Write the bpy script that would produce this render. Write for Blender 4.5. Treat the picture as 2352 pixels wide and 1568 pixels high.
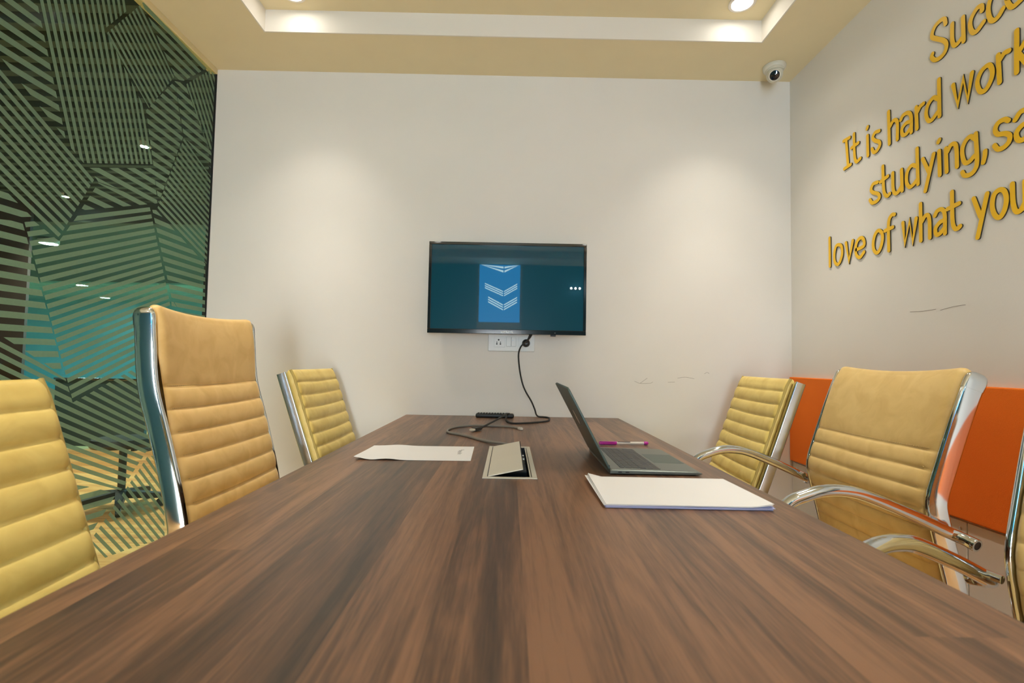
import bpy, bmesh, math, random
from mathutils import Vector, Matrix
random.seed(7)
for o in list(bpy.data.objects): bpy.data.objects.remove(o)
SC = bpy.context.scene
COL = SC.collection
PI = math.pi

# ---------------------------------------------------------------- camera
cam_d = bpy.data.cameras.new('camera')
cam = bpy.data.objects.new('camera', cam_d); COL.objects.link(cam)
cam_d.sensor_width = 36.0
cam_d.lens = 36.0 * 1114.6 / 2352
cam_d.clip_start = 0.01
cam.matrix_world = Matrix(((0.999818, -0.018186, -0.005770, 0.0),
                           (-0.006572, -0.044353, -0.998994, 0.0),
                           (0.017912, 0.998850, -0.044465, 1.0025),
                           (0, 0, 0, 1)))
cam_d.dof.use_dof = True
cam_d.dof.focus_distance = 1.7
cam_d.dof.aperture_fstop = 6.3
SC.camera = cam
# ---------------------------------------------------------------- world and exposure
w = bpy.data.worlds.new('world'); SC.world = w; w.use_nodes = True
w.node_tree.nodes['Background'].inputs[0].default_value = (0.10, 0.22, 0.24, 1)
w.node_tree.nodes['Background'].inputs[1].default_value = 0.15
vs = SC.view_settings
vs.view_transform = 'Standard'; vs.look = 'None'; vs.gamma = 1.0; vs.use_curve_mapping = False
vs.exposure = 0.52
SPOT_W = 15.0          # wide lobe of each recessed room lamp
CORE_W = 32.0          # narrow lobe of each recessed room lamp
DISC = 20.0           # glow of each lamp's lens
WARM = (1.0, 0.92, 0.80)

# ---------------------------------------------------------------- node helpers
def lin(c):
    return tuple((v / 12.92 if v <= .04045 else ((v + .055) / 1.055) ** 2.4) for v in (x / 255 for x in c))
def rgba(c): return (c[0], c[1], c[2], 1)
def mat(name, col, rough=.5, metal=0.0, coat=0.0, spec=.5, bump=0.0, bscale=60.0, vary=0.0, vscale=8.0, emit=None, estr=0.0):
    m = bpy.data.materials.new(name); m.use_nodes = True
    N = m.node_tree.nodes; L = m.node_tree.links; b = N['Principled BSDF']
    b.inputs['Base Color'].default_value = rgba(col); b.inputs['Roughness'].default_value = rough
    b.inputs['Metallic'].default_value = metal; b.inputs['Coat Weight'].default_value = coat
    b.inputs['Specular IOR Level'].default_value = spec
    tc = N.new('ShaderNodeTexCoord')
    if vary:
        n = N.new('ShaderNodeTexNoise'); n.inputs['Scale'].default_value = vscale; n.inputs['Detail'].default_value = 5
        L.new(tc.outputs['Object'], n.inputs['Vector'])
        r = N.new('ShaderNodeValToRGB')
        r.color_ramp.elements[0].position = .3; r.color_ramp.elements[1].position = .7
        r.color_ramp.elements[0].color = rgba([v * (1 - vary) for v in col]); r.color_ramp.elements[1].color = rgba([min(1, v * (1 + vary)) for v in col])
        L.new(n.outputs['Fac'], r.inputs[0]); L.new(r.outputs[0], b.inputs['Base Color'])
    if bump:
        n2 = N.new('ShaderNodeTexNoise'); n2.inputs['Scale'].default_value = bscale; n2.inputs['Detail'].default_value = 4
        L.new(tc.outputs['Object'], n2.inputs['Vector'])
        bp = N.new('ShaderNodeBump'); bp.inputs['Strength'].default_value = bump; bp.inputs['Distance'].default_value = .002
        L.new(n2.outputs['Fac'], bp.inputs['Height']); L.new(bp.outputs[0], b.inputs['Normal'])
    if emit:
        b.inputs['Emission Color'].default_value = rgba(emit); b.inputs['Emission Strength'].default_value = estr
    if coat: b.inputs['Coat Roughness'].default_value = .012
    return m

def wood(name, cols, strip, plank, fine=170.0, rough=.4, spec=.4, across='x'):
    """laminate of long boards: every board has its own tone, streaks and grain lines run along it"""
    m = bpy.data.materials.new(name); m.use_nodes = True
    N = m.node_tree.nodes; L = m.node_tree.links; b = N['Principled BSDF']
    def nd(t, **k):
        n = N.new(t)
        for a, v in k.items(): setattr(n, a, v)
        return n
    def math_(op, a, b_=None):
        n = nd('ShaderNodeMath', operation=op)
        for i, v in enumerate((a, b_)):
            if v is None: continue
            if isinstance(v, (int, float)): n.inputs[i].default_value = v
            else: L.new(v, n.inputs[i])
        return n.outputs[0]
    tc = nd('ShaderNodeTexCoord'); sp = nd('ShaderNodeSeparateXYZ'); L.new(tc.outputs['Object'], sp.inputs[0])
    u, v = (sp.outputs[0], sp.outputs[1]) if across == 'x' else (sp.outputs[1], sp.outputs[0])
    sid = math_('FLOOR', math_('DIVIDE', u, strip))
    w1 = nd('ShaderNodeTexWhiteNoise', noise_dimensions='1D'); L.new(sid, w1.inputs['W'])
    vv = math_('ADD', math_('DIVIDE', v, plank), math_('MULTIPLY', w1.outputs['Value'], 7.3))
    pid = math_('FLOOR', vv)
    key = math_('ADD', math_('MULTIPLY', sid, 17.13), math_('MULTIPLY', pid, 5.71))
    w2 = nd('ShaderNodeTexWhiteNoise', noise_dimensions='1D'); L.new(key, w2.inputs['W'])
    def streak(su, sv, det, off, dist=0.0):
        c = nd('ShaderNodeCombineXYZ')
        L.new(math_('MULTIPLY', u, su), c.inputs[0]); L.new(math_('MULTIPLY', v, sv), c.inputs[1])
        L.new(math_('MULTIPLY', w2.outputs['Value'], off), c.inputs[2])
        n = nd('ShaderNodeTexNoise'); n.inputs['Scale'].default_value = 1; n.inputs['Detail'].default_value = det
        n.inputs['Distortion'].default_value = dist
        L.new(c.outputs[0], n.inputs['Vector']); return n.outputs['Fac']
    broad = streak(22, 1.1, 3, 40, .4); med = streak(110, 3.0, 5, 60, .8); fin = streak(fine * 2.4, 26.0, 4, 80)
    # growth-ring lines, bent by a slow noise
    ring = math_('POWER', math_('ABSOLUTE', math_('SINE', math_('MULTIPLY', streak(8, .8, 2, 30, .3), 60.0))), 4.0)
    t = math_('ADD', math_('MULTIPLY', w2.outputs['Value'], .26), math_('MULTIPLY', broad, .80))
    t = math_('ADD', t, math_('MULTIPLY', med, .55)); t = math_('ADD', t, math_('MULTIPLY', fin, .32))
    t = math_('ADD', t, math_('MULTIPLY', ring, .09))
    t = math_('SUBTRACT', t, .43)
    r = nd('ShaderNodeValToRGB'); e = r.color_ramp.elements
    e[0].position = .22; e[0].color = rgba(cols[0]); e[1].position = .80; e[1].color = rgba(cols[2])
    k = e.new(.5); k.color = rgba(cols[1])
    L.new(t, r.inputs[0]); L.new(r.outputs[0], b.inputs['Base Color'])
    b.inputs['Roughness'].default_value = rough; b.inputs['Specular IOR Level'].default_value = spec
    bp = nd('ShaderNodeBump'); bp.inputs['Strength'].default_value = .12; bp.inputs['Distance'].default_value = .0006
    L.new(fin, bp.inputs['Height']); L.new(bp.outputs[0], b.inputs['Normal'])
    return m

def leather(name, col, dark):
    m = mat(name, col, rough=.42, spec=.45)
    N = m.node_tree.nodes; L = m.node_tree.links; b = N['Principled BSDF']; tc = N.new('ShaderNodeTexCoord')
    v = N.new('ShaderNodeTexVoronoi'); v.inputs['Scale'].default_value = 900; L.new(tc.outputs['Object'], v.inputs['Vector'])
    n = N.new('ShaderNodeTexNoise'); n.inputs['Scale'].default_value = 16; n.inputs['Detail'].default_value = 6; n.inputs['Distortion'].default_value = .8
    L.new(tc.outputs['Object'], n.inputs['Vector'])
    r = N.new('ShaderNodeValToRGB'); r.color_ramp.elements[0].color = rgba(dark); r.color_ramp.elements[1].color = rgba(col)
    r.color_ramp.elements[0].position = .25; r.color_ramp.elements[1].position = .6
    L.new(n.outputs['Fac'], r.inputs[0]); L.new(r.outputs[0], b.inputs['Base Color'])
    b1 = N.new('ShaderNodeBump'); b1.inputs['Strength'].default_value = .12; b1.inputs['Distance'].default_value = .0006; L.new(v.outputs['Distance'], b1.inputs['Height'])
    b2 = N.new('ShaderNodeBump'); b2.inputs['Strength'].default_value = .16; b2.inputs['Distance'].default_value = .006; L.new(n.outputs['Fac'], b2.inputs['Height'])
    L.new(b1.outputs[0], b2.inputs['Normal']); L.new(b2.outputs[0], b.inputs['Normal'])
    return m

def glassy(name, tint, ior=1.5, rough=0.0):
    m = bpy.data.materials.new(name); m.use_nodes = True
    N = m.node_tree.nodes; L = m.node_tree.links; N.remove(N['Principled BSDF'])
    t = N.new('ShaderNodeBsdfTransparent'); t.inputs[0].default_value = rgba(tint)
    g = N.new('ShaderNodeBsdfGlossy'); g.inputs['Roughness'].default_value = rough; g.inputs[0].default_value = (.75, .95, .9, 1)
    f = N.new('ShaderNodeFresnel'); f.inputs['IOR'].default_value = ior
    ge = N.new('ShaderNodeNewGeometry'); iv = N.new('ShaderNodeMath'); iv.operation = 'SUBTRACT'; iv.inputs[0].default_value = 1.0; L.new(ge.outputs['Backfacing'], iv.inputs[1])
    mu = N.new('ShaderNodeMath'); mu.operation = 'MULTIPLY'; L.new(f.outputs[0], mu.inputs[0]); L.new(iv.outputs[0], mu.inputs[1])   # one reflection per pane, none on leaving it
    x = N.new('ShaderNodeMixShader'); L.new(mu.outputs[0], x.inputs[0]); L.new(t.outputs[0], x.inputs[1]); L.new(g.outputs[0], x.inputs[2])
    L.new(x.outputs[0], N['Material Output'].inputs[0]); return m

def filmy(name, col, clear):
    m = bpy.data.materials.new(name); m.use_nodes = True
    N = m.node_tree.nodes; L = m.node_tree.links; N.remove(N['Principled BSDF'])
    t = N.new('ShaderNodeBsdfTransparent'); t.inputs[0].default_value = (.55, .8, .75, 1)
    d = N.new('ShaderNodeBsdfDiffuse'); d.inputs[0].default_value = rgba(col)
    tr = N.new('ShaderNodeBsdfTranslucent'); tr.inputs[0].default_value = rgba([v * .8 for v in col])
    a = N.new('ShaderNodeMixShader'); a.inputs[0].default_value = .25; L.new(d.outputs[0], a.inputs[1]); L.new(tr.outputs[0], a.inputs[2])
    x = N.new('ShaderNodeMixShader'); x.inputs[0].default_value = clear; L.new(a.outputs[0], x.inputs[1]); L.new(t.outputs[0], x.inputs[2])
    tc = N.new('ShaderNodeTexCoord'); n = N.new('ShaderNodeTexNoise'); n.inputs['Scale'].default_value = 120; L.new(tc.outputs['Object'], n.inputs['Vector'])
    r = N.new('ShaderNodeValToRGB'); r.color_ramp.elements[0].color = rgba([v * .9 for v in col]); r.color_ramp.elements[1].color = rgba([v * 1.1 for v in col])
    L.new(n.outputs['Fac'], r.inputs[0]); L.new(r.outputs[0], d.inputs[0])
    L.new(x.outputs[0], N['Material Output'].inputs[0]); return m

def glow(name, col, s):
    m = bpy.data.materials.new(name); m.use_nodes = True
    N = m.node_tree.nodes; L = m.node_tree.links; N.remove(N['Principled BSDF'])
    e = N.new('ShaderNodeEmission'); e.inputs[0].default_value = rgba(col); e.inputs[1].default_value = s
    L.new(e.outputs[0], N['Material Output'].inputs[0]); return m

M = {
 'wall': mat('white_wall_paint', (.80, .775, .72), .65, bump=.08, bscale=240, vary=.015, vscale=3),
 'ceil': mat('bounce_tinted_ceiling', (.80, .71, .47), .8, bump=.06, bscale=260, vary=.015),  # tan light bounced off the table is put into this colour
 'tray': mat('white_ceiling_paint', (.80, .76, .68), .8, bump=.05, bscale=260),
 'cream': mat('ivory_trim_paint', (.72, .60, .33), .45, vary=.02),
 'orange': mat('orange_fabric_board', (.98, .215, .018), .75, spec=.25, bump=.5, bscale=700, vary=.05, vscale=4),
 'panel': mat('white_laminate_panel', (.74, .72, .64), .45, bump=.05, vary=.015),
 'table': wood('dark_walnut_laminate', (lin((60, 50, 44)), lin((98, 73, 57)), lin((142, 104, 78))), .092, 7.0, rough=.36, spec=.45),
 'tedge': mat('dark_table_edging', lin((60, 44, 36)), .5, vary=.15, vscale=30),
 'floor': wood('pale_oak_floor', (lin((150, 96, 50)), lin((206, 148, 86)), lin((236, 190, 126))), .14, 1.2, rough=.32, across='y'),
 'glass': glassy('green_tinted_glass', (.79, .87, .81), 1.28),
 'film': filmy('frosted_stripe_film', lin((128, 156, 132)), .12),
 'chrome': mat('polished_chrome', (.60, .64, .67), .08, 1.0, bump=.02, bscale=12),
 'steel': mat('brushed_bar_steel', (.62, .66, .70), .2, 1.0, bump=.04, bscale=40),
 'yleather': leather('yellow_ribbed_leather', lin((238, 212, 124)), lin((222, 192, 104))),
 'tleather': leather('tan_leather', lin((242, 204, 134)), lin((228, 188, 116))),
 'oleather': leather('sand_leather', lin((224, 192, 124)), lin((208, 174, 106))),
 'thread': mat('pale_thread', lin((206, 180, 130)), .8, vary=.05),
 'thread_y': mat('yellow_piping', lin((188, 164, 88)), .55, bump=.3, bscale=300, vary=.05),
 'black': mat('black_plastic', (.012, .013, .014), .42, bump=.08, bscale=200, vary=.1),
 'rubber': mat('black_rubber', (.015, .016, .016), .6, bump=.1, bscale=300),
 'bezel': mat('glossy_black_bezel', (.006, .008, .01), .12, coat=.5, vary=.05),
 'screen': mat('dark_teal_screen', (.0, .060, .098), .30, spec=.10, coat=.8, vary=.04, vscale=2),
 'silver': mat('silver_plastic', (.62, .63, .62), .3, .6, vary=.02),
 'white': mat('white_plastic', (.72, .74, .72), .35, vary=.01),
 'ivory': mat('ivory_anodised_metal', lin((216, 210, 194)), .38, .15, vary=.02),
 'dark': mat('dark_hole', (.008, .008, .009), .6, vary=.1),
 'laptop': mat('space_grey_aluminium', lin((104, 112, 108)), .36, .5, bump=.03, bscale=500, vary=.02),
 'lid': mat('space_grey_lid', lin((74, 90, 86)), .42, .25, bump=.03, bscale=500, vary=.02),
 'lidmark': mat('pale_lid_mark', lin((150, 158, 154)), .15, .9, vary=.01),
 'key': mat('black_keycap', (.02, .022, .026), .45, vary=.05),
 'keytext': mat('keycap_legend', (.5, .5, .52), .6, vary=.01),
 'glassdark': mat('black_display_glass', (.006, .007, .008), .06, vary=.05),
 'paper': mat('white_paper', (.86, .86, .88), .8, bump=.06, bscale=40, vary=.01),
 'papershade': mat('shade_tinted_paper', lin((196, 200, 236)), .8, bump=.06, bscale=40, vary=.02),  # white paper with the bluish shade of its edges put into the colour
 'ink': mat('grey_ink', (.06, .06, .07), .8, vary=.05),
 'pencil': mat('pencil_scuff', lin((126, 116, 104)), .9, vary=.1),
 'grey': mat('grey_cable_jacket', lin((128, 122, 114)), .5, bump=.05, vary=.03),
 'clear': mat('clear_plug_plastic', (.62, .58, .52), .15, spec=.8, vary=.05),
 'magenta': mat('magenta_pen_plastic', lin((186, 30, 150)), .3, coat=.3, vary=.05),
 'barrel': mat('clear_pen_barrel', (.74, .70, .62), .15, spec=.8, vary=.02),
 'yellow': mat('yellow_acrylic_letter', lin((250, 198, 18)), .38, vary=.03),
 'letterside': mat('dark_letter_edge', (.035, .028, .014), .6, vary=.1),
 'disc': glow('lamp_lens_glow', (1.0, .95, .86), DISC),
 'halldisc': glow('hall_lamp_glow', (.80, .95, 1.0), 60.0),
 'hallfill': glow('hall_fill_glow', (.36, .84, 1.0), 70.0),  # glow of the unseen panels added to brighten the hall
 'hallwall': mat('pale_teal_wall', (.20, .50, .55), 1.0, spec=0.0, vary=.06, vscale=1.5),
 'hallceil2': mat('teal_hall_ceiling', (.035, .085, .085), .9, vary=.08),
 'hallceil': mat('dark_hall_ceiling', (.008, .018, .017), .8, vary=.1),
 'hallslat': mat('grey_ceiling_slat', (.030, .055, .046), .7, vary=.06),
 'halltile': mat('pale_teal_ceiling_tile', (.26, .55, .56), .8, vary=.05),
 'rearwall': mat('blue_grey_rear_wall', (.05, .20, .30), .7, vary=.04, vscale=2),
 'brown': mat('dark_brown_wall', (.045, .032, .028), .7, vary=.12),
 'partition': mat('dark_teal_partition', (.03, .07, .08), .6, vary=.2, vscale=3),
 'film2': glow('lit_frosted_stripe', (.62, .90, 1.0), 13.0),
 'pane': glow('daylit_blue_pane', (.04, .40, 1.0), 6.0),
 'panelow': glow('frosted_fill_pane', (.90, .96, .97), 22.0),  # lower door pane, its strong glow added as fill for the room
 'blueind': mat('small_indicator', (.6, .7, .75), .2, vary=.02),
 'cctv': mat('off_white_camera_shell', (.70, .68, .58), .4, vary=.02),
 'lens': mat('blue_black_lens', (.004, .012, .022), .08, coat=.6, vary=.1),
 'door': mat('white_door_paint', (.62, .60, .52), .5, vary=.02),
}

# ---------------------------------------------------------------- mesh helpers
ORIG = {}
def link(name, bm, m, parent=None, smooth=False, kind=None, label=None):
    me = bpy.data.meshes.new(name)
    if parent is not None and parent in ORIG:
        bmesh.ops.translate(bm, verts=bm.verts, vec=-ORIG[parent])
    bmesh.ops.recalc_face_normals(bm, faces=bm.faces)
    bm.to_mesh(me); bm.free()
    for q in (m if isinstance(m, (list, tuple)) else [m]): me.materials.append(q)
    if smooth:
        for p in me.polygons: p.use_smooth = True
        if smooth != 'all':
            me.set_sharp_from_angle(angle=math.radians(38))
    o = bpy.data.objects.new(name, me); COL.objects.link(o)
    if parent is not None:
        o.parent = parent
        ORIG[o] = ORIG.get(parent, Vector((0, 0, 0)))
    else:
        ORIG[o] = Vector((0, 0, 0))
    if kind: o['kind'] = kind
    if label: o['label'] = label
    return o
def thing(name, loc, label, cat, group=None, local=False):
    o = bpy.data.objects.new(name, None); COL.objects.link(o)
    o.location = loc; o.empty_display_size = .05
    ORIG[o] = Vector((0, 0, 0)) if local else Vector(loc)
    tag(o, label, cat, group); return o
def tag(o, label, cat, group=None):
    o['label'] = label; o['category'] = cat
    if group: o['group'] = group
    return o
def struct(name, bm, m, parent=None, smooth=False): return link(name, bm, m, parent, smooth, 'structure' if parent is None else None)
def bx(bm, lo, hi, bev=0.0, seg=2):
    r = bmesh.ops.create_cube(bm, size=1)
    vs = r['verts']
    for v in vs:
        v.co = Vector([lo[i] + (v.co[i] + .5) * (hi[i] - lo[i]) for i in range(3)])
    if bev:
        es = list({e for v in vs for e in v.link_edges})
        bmesh.ops.bevel(bm, geom=es, offset=bev, segments=seg, affect='EDGES', profile=.5)
    return bm
def box(lo, hi, bev=0.0, seg=2): return bx(bmesh.new(), lo, hi, bev, seg)
def rings(bm, loops, closed=False, cap=True):
    R = [[bm.verts.new(p) for p in l] for l in loops]
    n = len(R[0])
    for a in range(len(R) - (0 if closed else 1)):
        A, B = R[a], R[(a + 1) % len(R)]
        for i in range(n):
            bm.faces.new((A[i], A[(i + 1) % n], B[(i + 1) % n], B[i]))
    if cap and not closed:
        bm.faces.new(R[0][::-1]); bm.faces.new(R[-1])
    return R
def catmull(pts, per=8, closed=False):
    P = [Vector(p) for p in pts]; n = len(P)
    if n < 3 and not closed: return P
    out = []
    for i in range(n if closed else n - 1):
        p1, p2 = P[i], P[(i + 1) % n]
        p0 = P[i - 1] if (i or closed) else p1 + (p1 - p2)
        p3 = P[(i + 2) % n] if (closed or i + 2 < n) else p2 + (p2 - p1)
        for k in range(per):
            t = k / per
            out.append(.5 * ((2 * p1) + (p2 - p0) * t + (2 * p0 - 5 * p1 + 4 * p2 - p3) * t * t + (3 * p1 - p0 - 3 * p2 + p3) * t ** 3))
    if not closed: out.append(P[-1].copy())
    return out
def tube(bm, pts, r, seg=12, flat=1.0, cap=True):
    """round bar along a list of 3D points; r a number or a list"""
    P = [Vector(p) for p in pts]; n = len(P)
    T = [((P[min(i + 1, n - 1)] - P[max(i - 1, 0)]).normalized()) for i in range(n)]
    u = T[0].orthogonal().normalized() if abs(T[0].z) > .95 else T[0].cross(Vector((0, 0, 1))).normalized()
    loops = []
    for i in range(n):
        if i: u = (u - T[i] * u.dot(T[i])).normalized()
        v = T[i].cross(u); rr = r[i] if isinstance(r, (list, tuple)) else r
        loops.append([P[i] + u * math.cos(2 * PI * k / seg) * rr + v * math.sin(2 * PI * k / seg) * rr * flat for k in range(seg)])
    rings(bm, loops, cap=cap); return bm
def lathe(bm, prof, org=(0, 0, 0), axis=(0, 0, 1), seg=28):
    """prof: list of (radius, height) along axis"""
    a = Vector(axis).normalized(); u = a.orthogonal().normalized(); v = a.cross(u); o = Vector(org)
    loops = [[o + a * h + (u * math.cos(2 * PI * k / seg) + v * math.sin(2 * PI * k / seg)) * max(r, 1e-5) for k in range(seg)] for r, h in prof]
    rings(bm, loops); return bm
def resample(pts, step):
    P = [Vector(p) for p in pts]; out = [P[0]]; acc = 0
    for a, b in zip(P, P[1:]):
        L = (b - a).length
        while acc + L >= step and L > 1e-9:
            a = a + (b - a) * ((step - acc) / L); L = (b - a).length; out.append(a.copy()); acc = 0
        acc += L
    out.append(P[-1]); return out
def clip(poly, p, n, keep_less):
    """keep the part of a 2D polygon on one side of the line through p with normal n"""
    out = []
    for i in range(len(poly)):
        a, b = poly[i], poly[(i + 1) % len(poly)]
        da = (a[0] - p[0]) * n[0] + (a[1] - p[1]) * n[1]; db = (b[0] - p[0]) * n[0] + (b[1] - p[1]) * n[1]
        if not keep_less: da, db = -da, -db
        if da <= 0: out.append(a)
        if da * db < 0:
            t = da / (da - db); out.append((a[0] + (b[0] - a[0]) * t, a[1] + (b[1] - a[1]) * t))
    return out
def dup(root, loc, rotz, label, group=None, name=None):
    r = root.copy(); COL.objects.link(r); r.location = loc; r.rotation_euler = (0, 0, rotz); r['label'] = label
    if group: r['group'] = group
    for ch in list(root.children):
        c = ch.copy(); COL.objects.link(c); c.parent = r
        for g in list(ch.children):
            d = g.copy(); COL.objects.link(d); d.parent = c
    return r
def text_mesh(txt, size, m, name, parent, mw, ext=.0006):
    cu = bpy.data.curves.new(name, 'FONT'); cu.body = txt; cu.size = size; cu.extrude = ext; cu.align_x = 'CENTER'; cu.offset = size * .02
    t = bpy.data.objects.new('tmp', cu); COL.objects.link(t)
    bpy.context.view_layer.update()
    me = bpy.data.meshes.new_from_object(t.evaluated_get(bpy.context.evaluated_depsgraph_get()))
    bpy.data.objects.remove(t); bm = bmesh.new(); bm.from_mesh(me); bmesh.ops.transform(bm, matrix=mw, verts=bm.verts)
    return link(name, bm, m, parent)
FILM = [  # (outline polygons, point on one stripe, stripe direction, period, light share) in (y, z) on the glass
  [[[[1.328,1.999],[1.431,2.078],[1.553,1.701],[1.338,1.841]]],[1.338,1.902],[1.0,-0.0096],-0.0371,0.5],
  [[[[1.44,2.086],[1.754,2.329],[1.771,2.299],[1.676,2.159],[1.465,2.01]],[[1.465,2.01],[1.676,2.159],[1.867,1.984],[1.931,1.777],[1.622,1.652],[1.571,1.682]]],[1.446,2.086],[0.3145,-0.9492],0.0255,0.52],
  [[[[1.682,2.146],[1.826,2.359],[2.027,2.194],[1.897,1.989]]],[1.689,2.151],[0.7862,-0.6179],0.0267,0.5],
  [[[[1.834,2.374],[1.851,2.39],[2.245,2.37],[2.087,2.214],[2.04,2.193]]],[1.849,2.371],[0.999,-0.0455],-0.0374,0.55],
  [[[[2.104,2.209],[2.261,2.37],[2.302,2.374],[2.302,2.004],[2.281,1.991]]],[2.111,2.209],[0.5984,-0.8012],0.0292,0.5],
  [[[[2.032,2.181],[2.095,2.207],[2.303,1.984],[2.303,1.913],[2.107,1.971]],[[2.032,2.181],[2.1,1.967],[1.974,1.631],[1.882,1.973]],[[1.64,1.643],[1.939,1.764],[1.968,1.63],[1.684,1.611]],[[1.684,1.608],[1.968,1.629],[1.62,1.489]]],[1.888,1.936],[0.9978,-0.0667],-0.0372,0.5],
  [[[[2.106,1.966],[2.306,1.873],[2.305,1.449],[1.97,1.611],[1.98,1.642]]],[2.108,1.958],[0.9217,-0.3878],-0.0264,0.52],
  [[[[1.619,1.483],[1.927,1.603],[2.074,1.221],[1.951,0.983],[1.632,0.854],[1.571,1.023],[1.549,1.365]],[[1.437,1.396],[1.467,1.407],[1.549,1.368],[1.571,1.023],[1.497,1.231]]],[1.7,1.497],[0.9232,0.3844],-0.0277,0.55],
  [[[[1.942,1.594],[1.963,1.6],[2.296,1.447],[2.311,1.195],[2.158,1.18],[2.077,1.259]],[[2.075,1.255],[2.158,1.18],[2.311,1.195],[2.315,1.046],[2.111,1.04]]],[2.009,1.411],[1.0,-0.0082],-0.0361,0.52],
  [[[[1.308,1.824],[1.409,1.765],[1.666,1.611],[1.554,1.389],[1.546,1.379],[1.393,1.469],[1.327,1.513]]],[1.402,1.761],[0.8571,-0.5152],-0.0272,0.52],
  [[[[1.328,1.501],[1.389,1.463],[1.458,1.418],[1.336,1.378]],[[1.336,1.378],[1.431,1.395],[1.492,1.23],[1.569,1.015],[1.592,0.936],[1.503,0.989],[1.354,1.077]]],[1.372,1.342],[1.0,0.0074],-0.0376,0.5],
  [[[[1.355,1.069],[1.602,0.925],[1.633,0.845],[1.607,0.613],[1.376,0.726]],[[1.633,0.845],[1.978,0.622],[1.858,0.498],[1.607,0.613]],[[1.633,0.845],[1.882,0.951],[2.166,1.061],[2.195,0.653],[1.978,0.622]]],[1.63,0.611],[0.8969,-0.4422],-0.027,0.5],
  [[[[1.633,0.577],[1.71,0.55],[1.839,0.492],[1.717,0.364],[1.57,0.417],[1.56,0.573]]],[1.662,0.52],[0.9992,-0.0403],-0.0381,0.5],
  [[[[1.945,0.559],[1.989,0.605],[2.077,0.579],[2.108,0.234],[1.91,0.262],[1.801,0.272],[1.732,0.355]]],[1.812,0.425],[0.6569,-0.754],0.0265,0.45],
]
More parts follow.
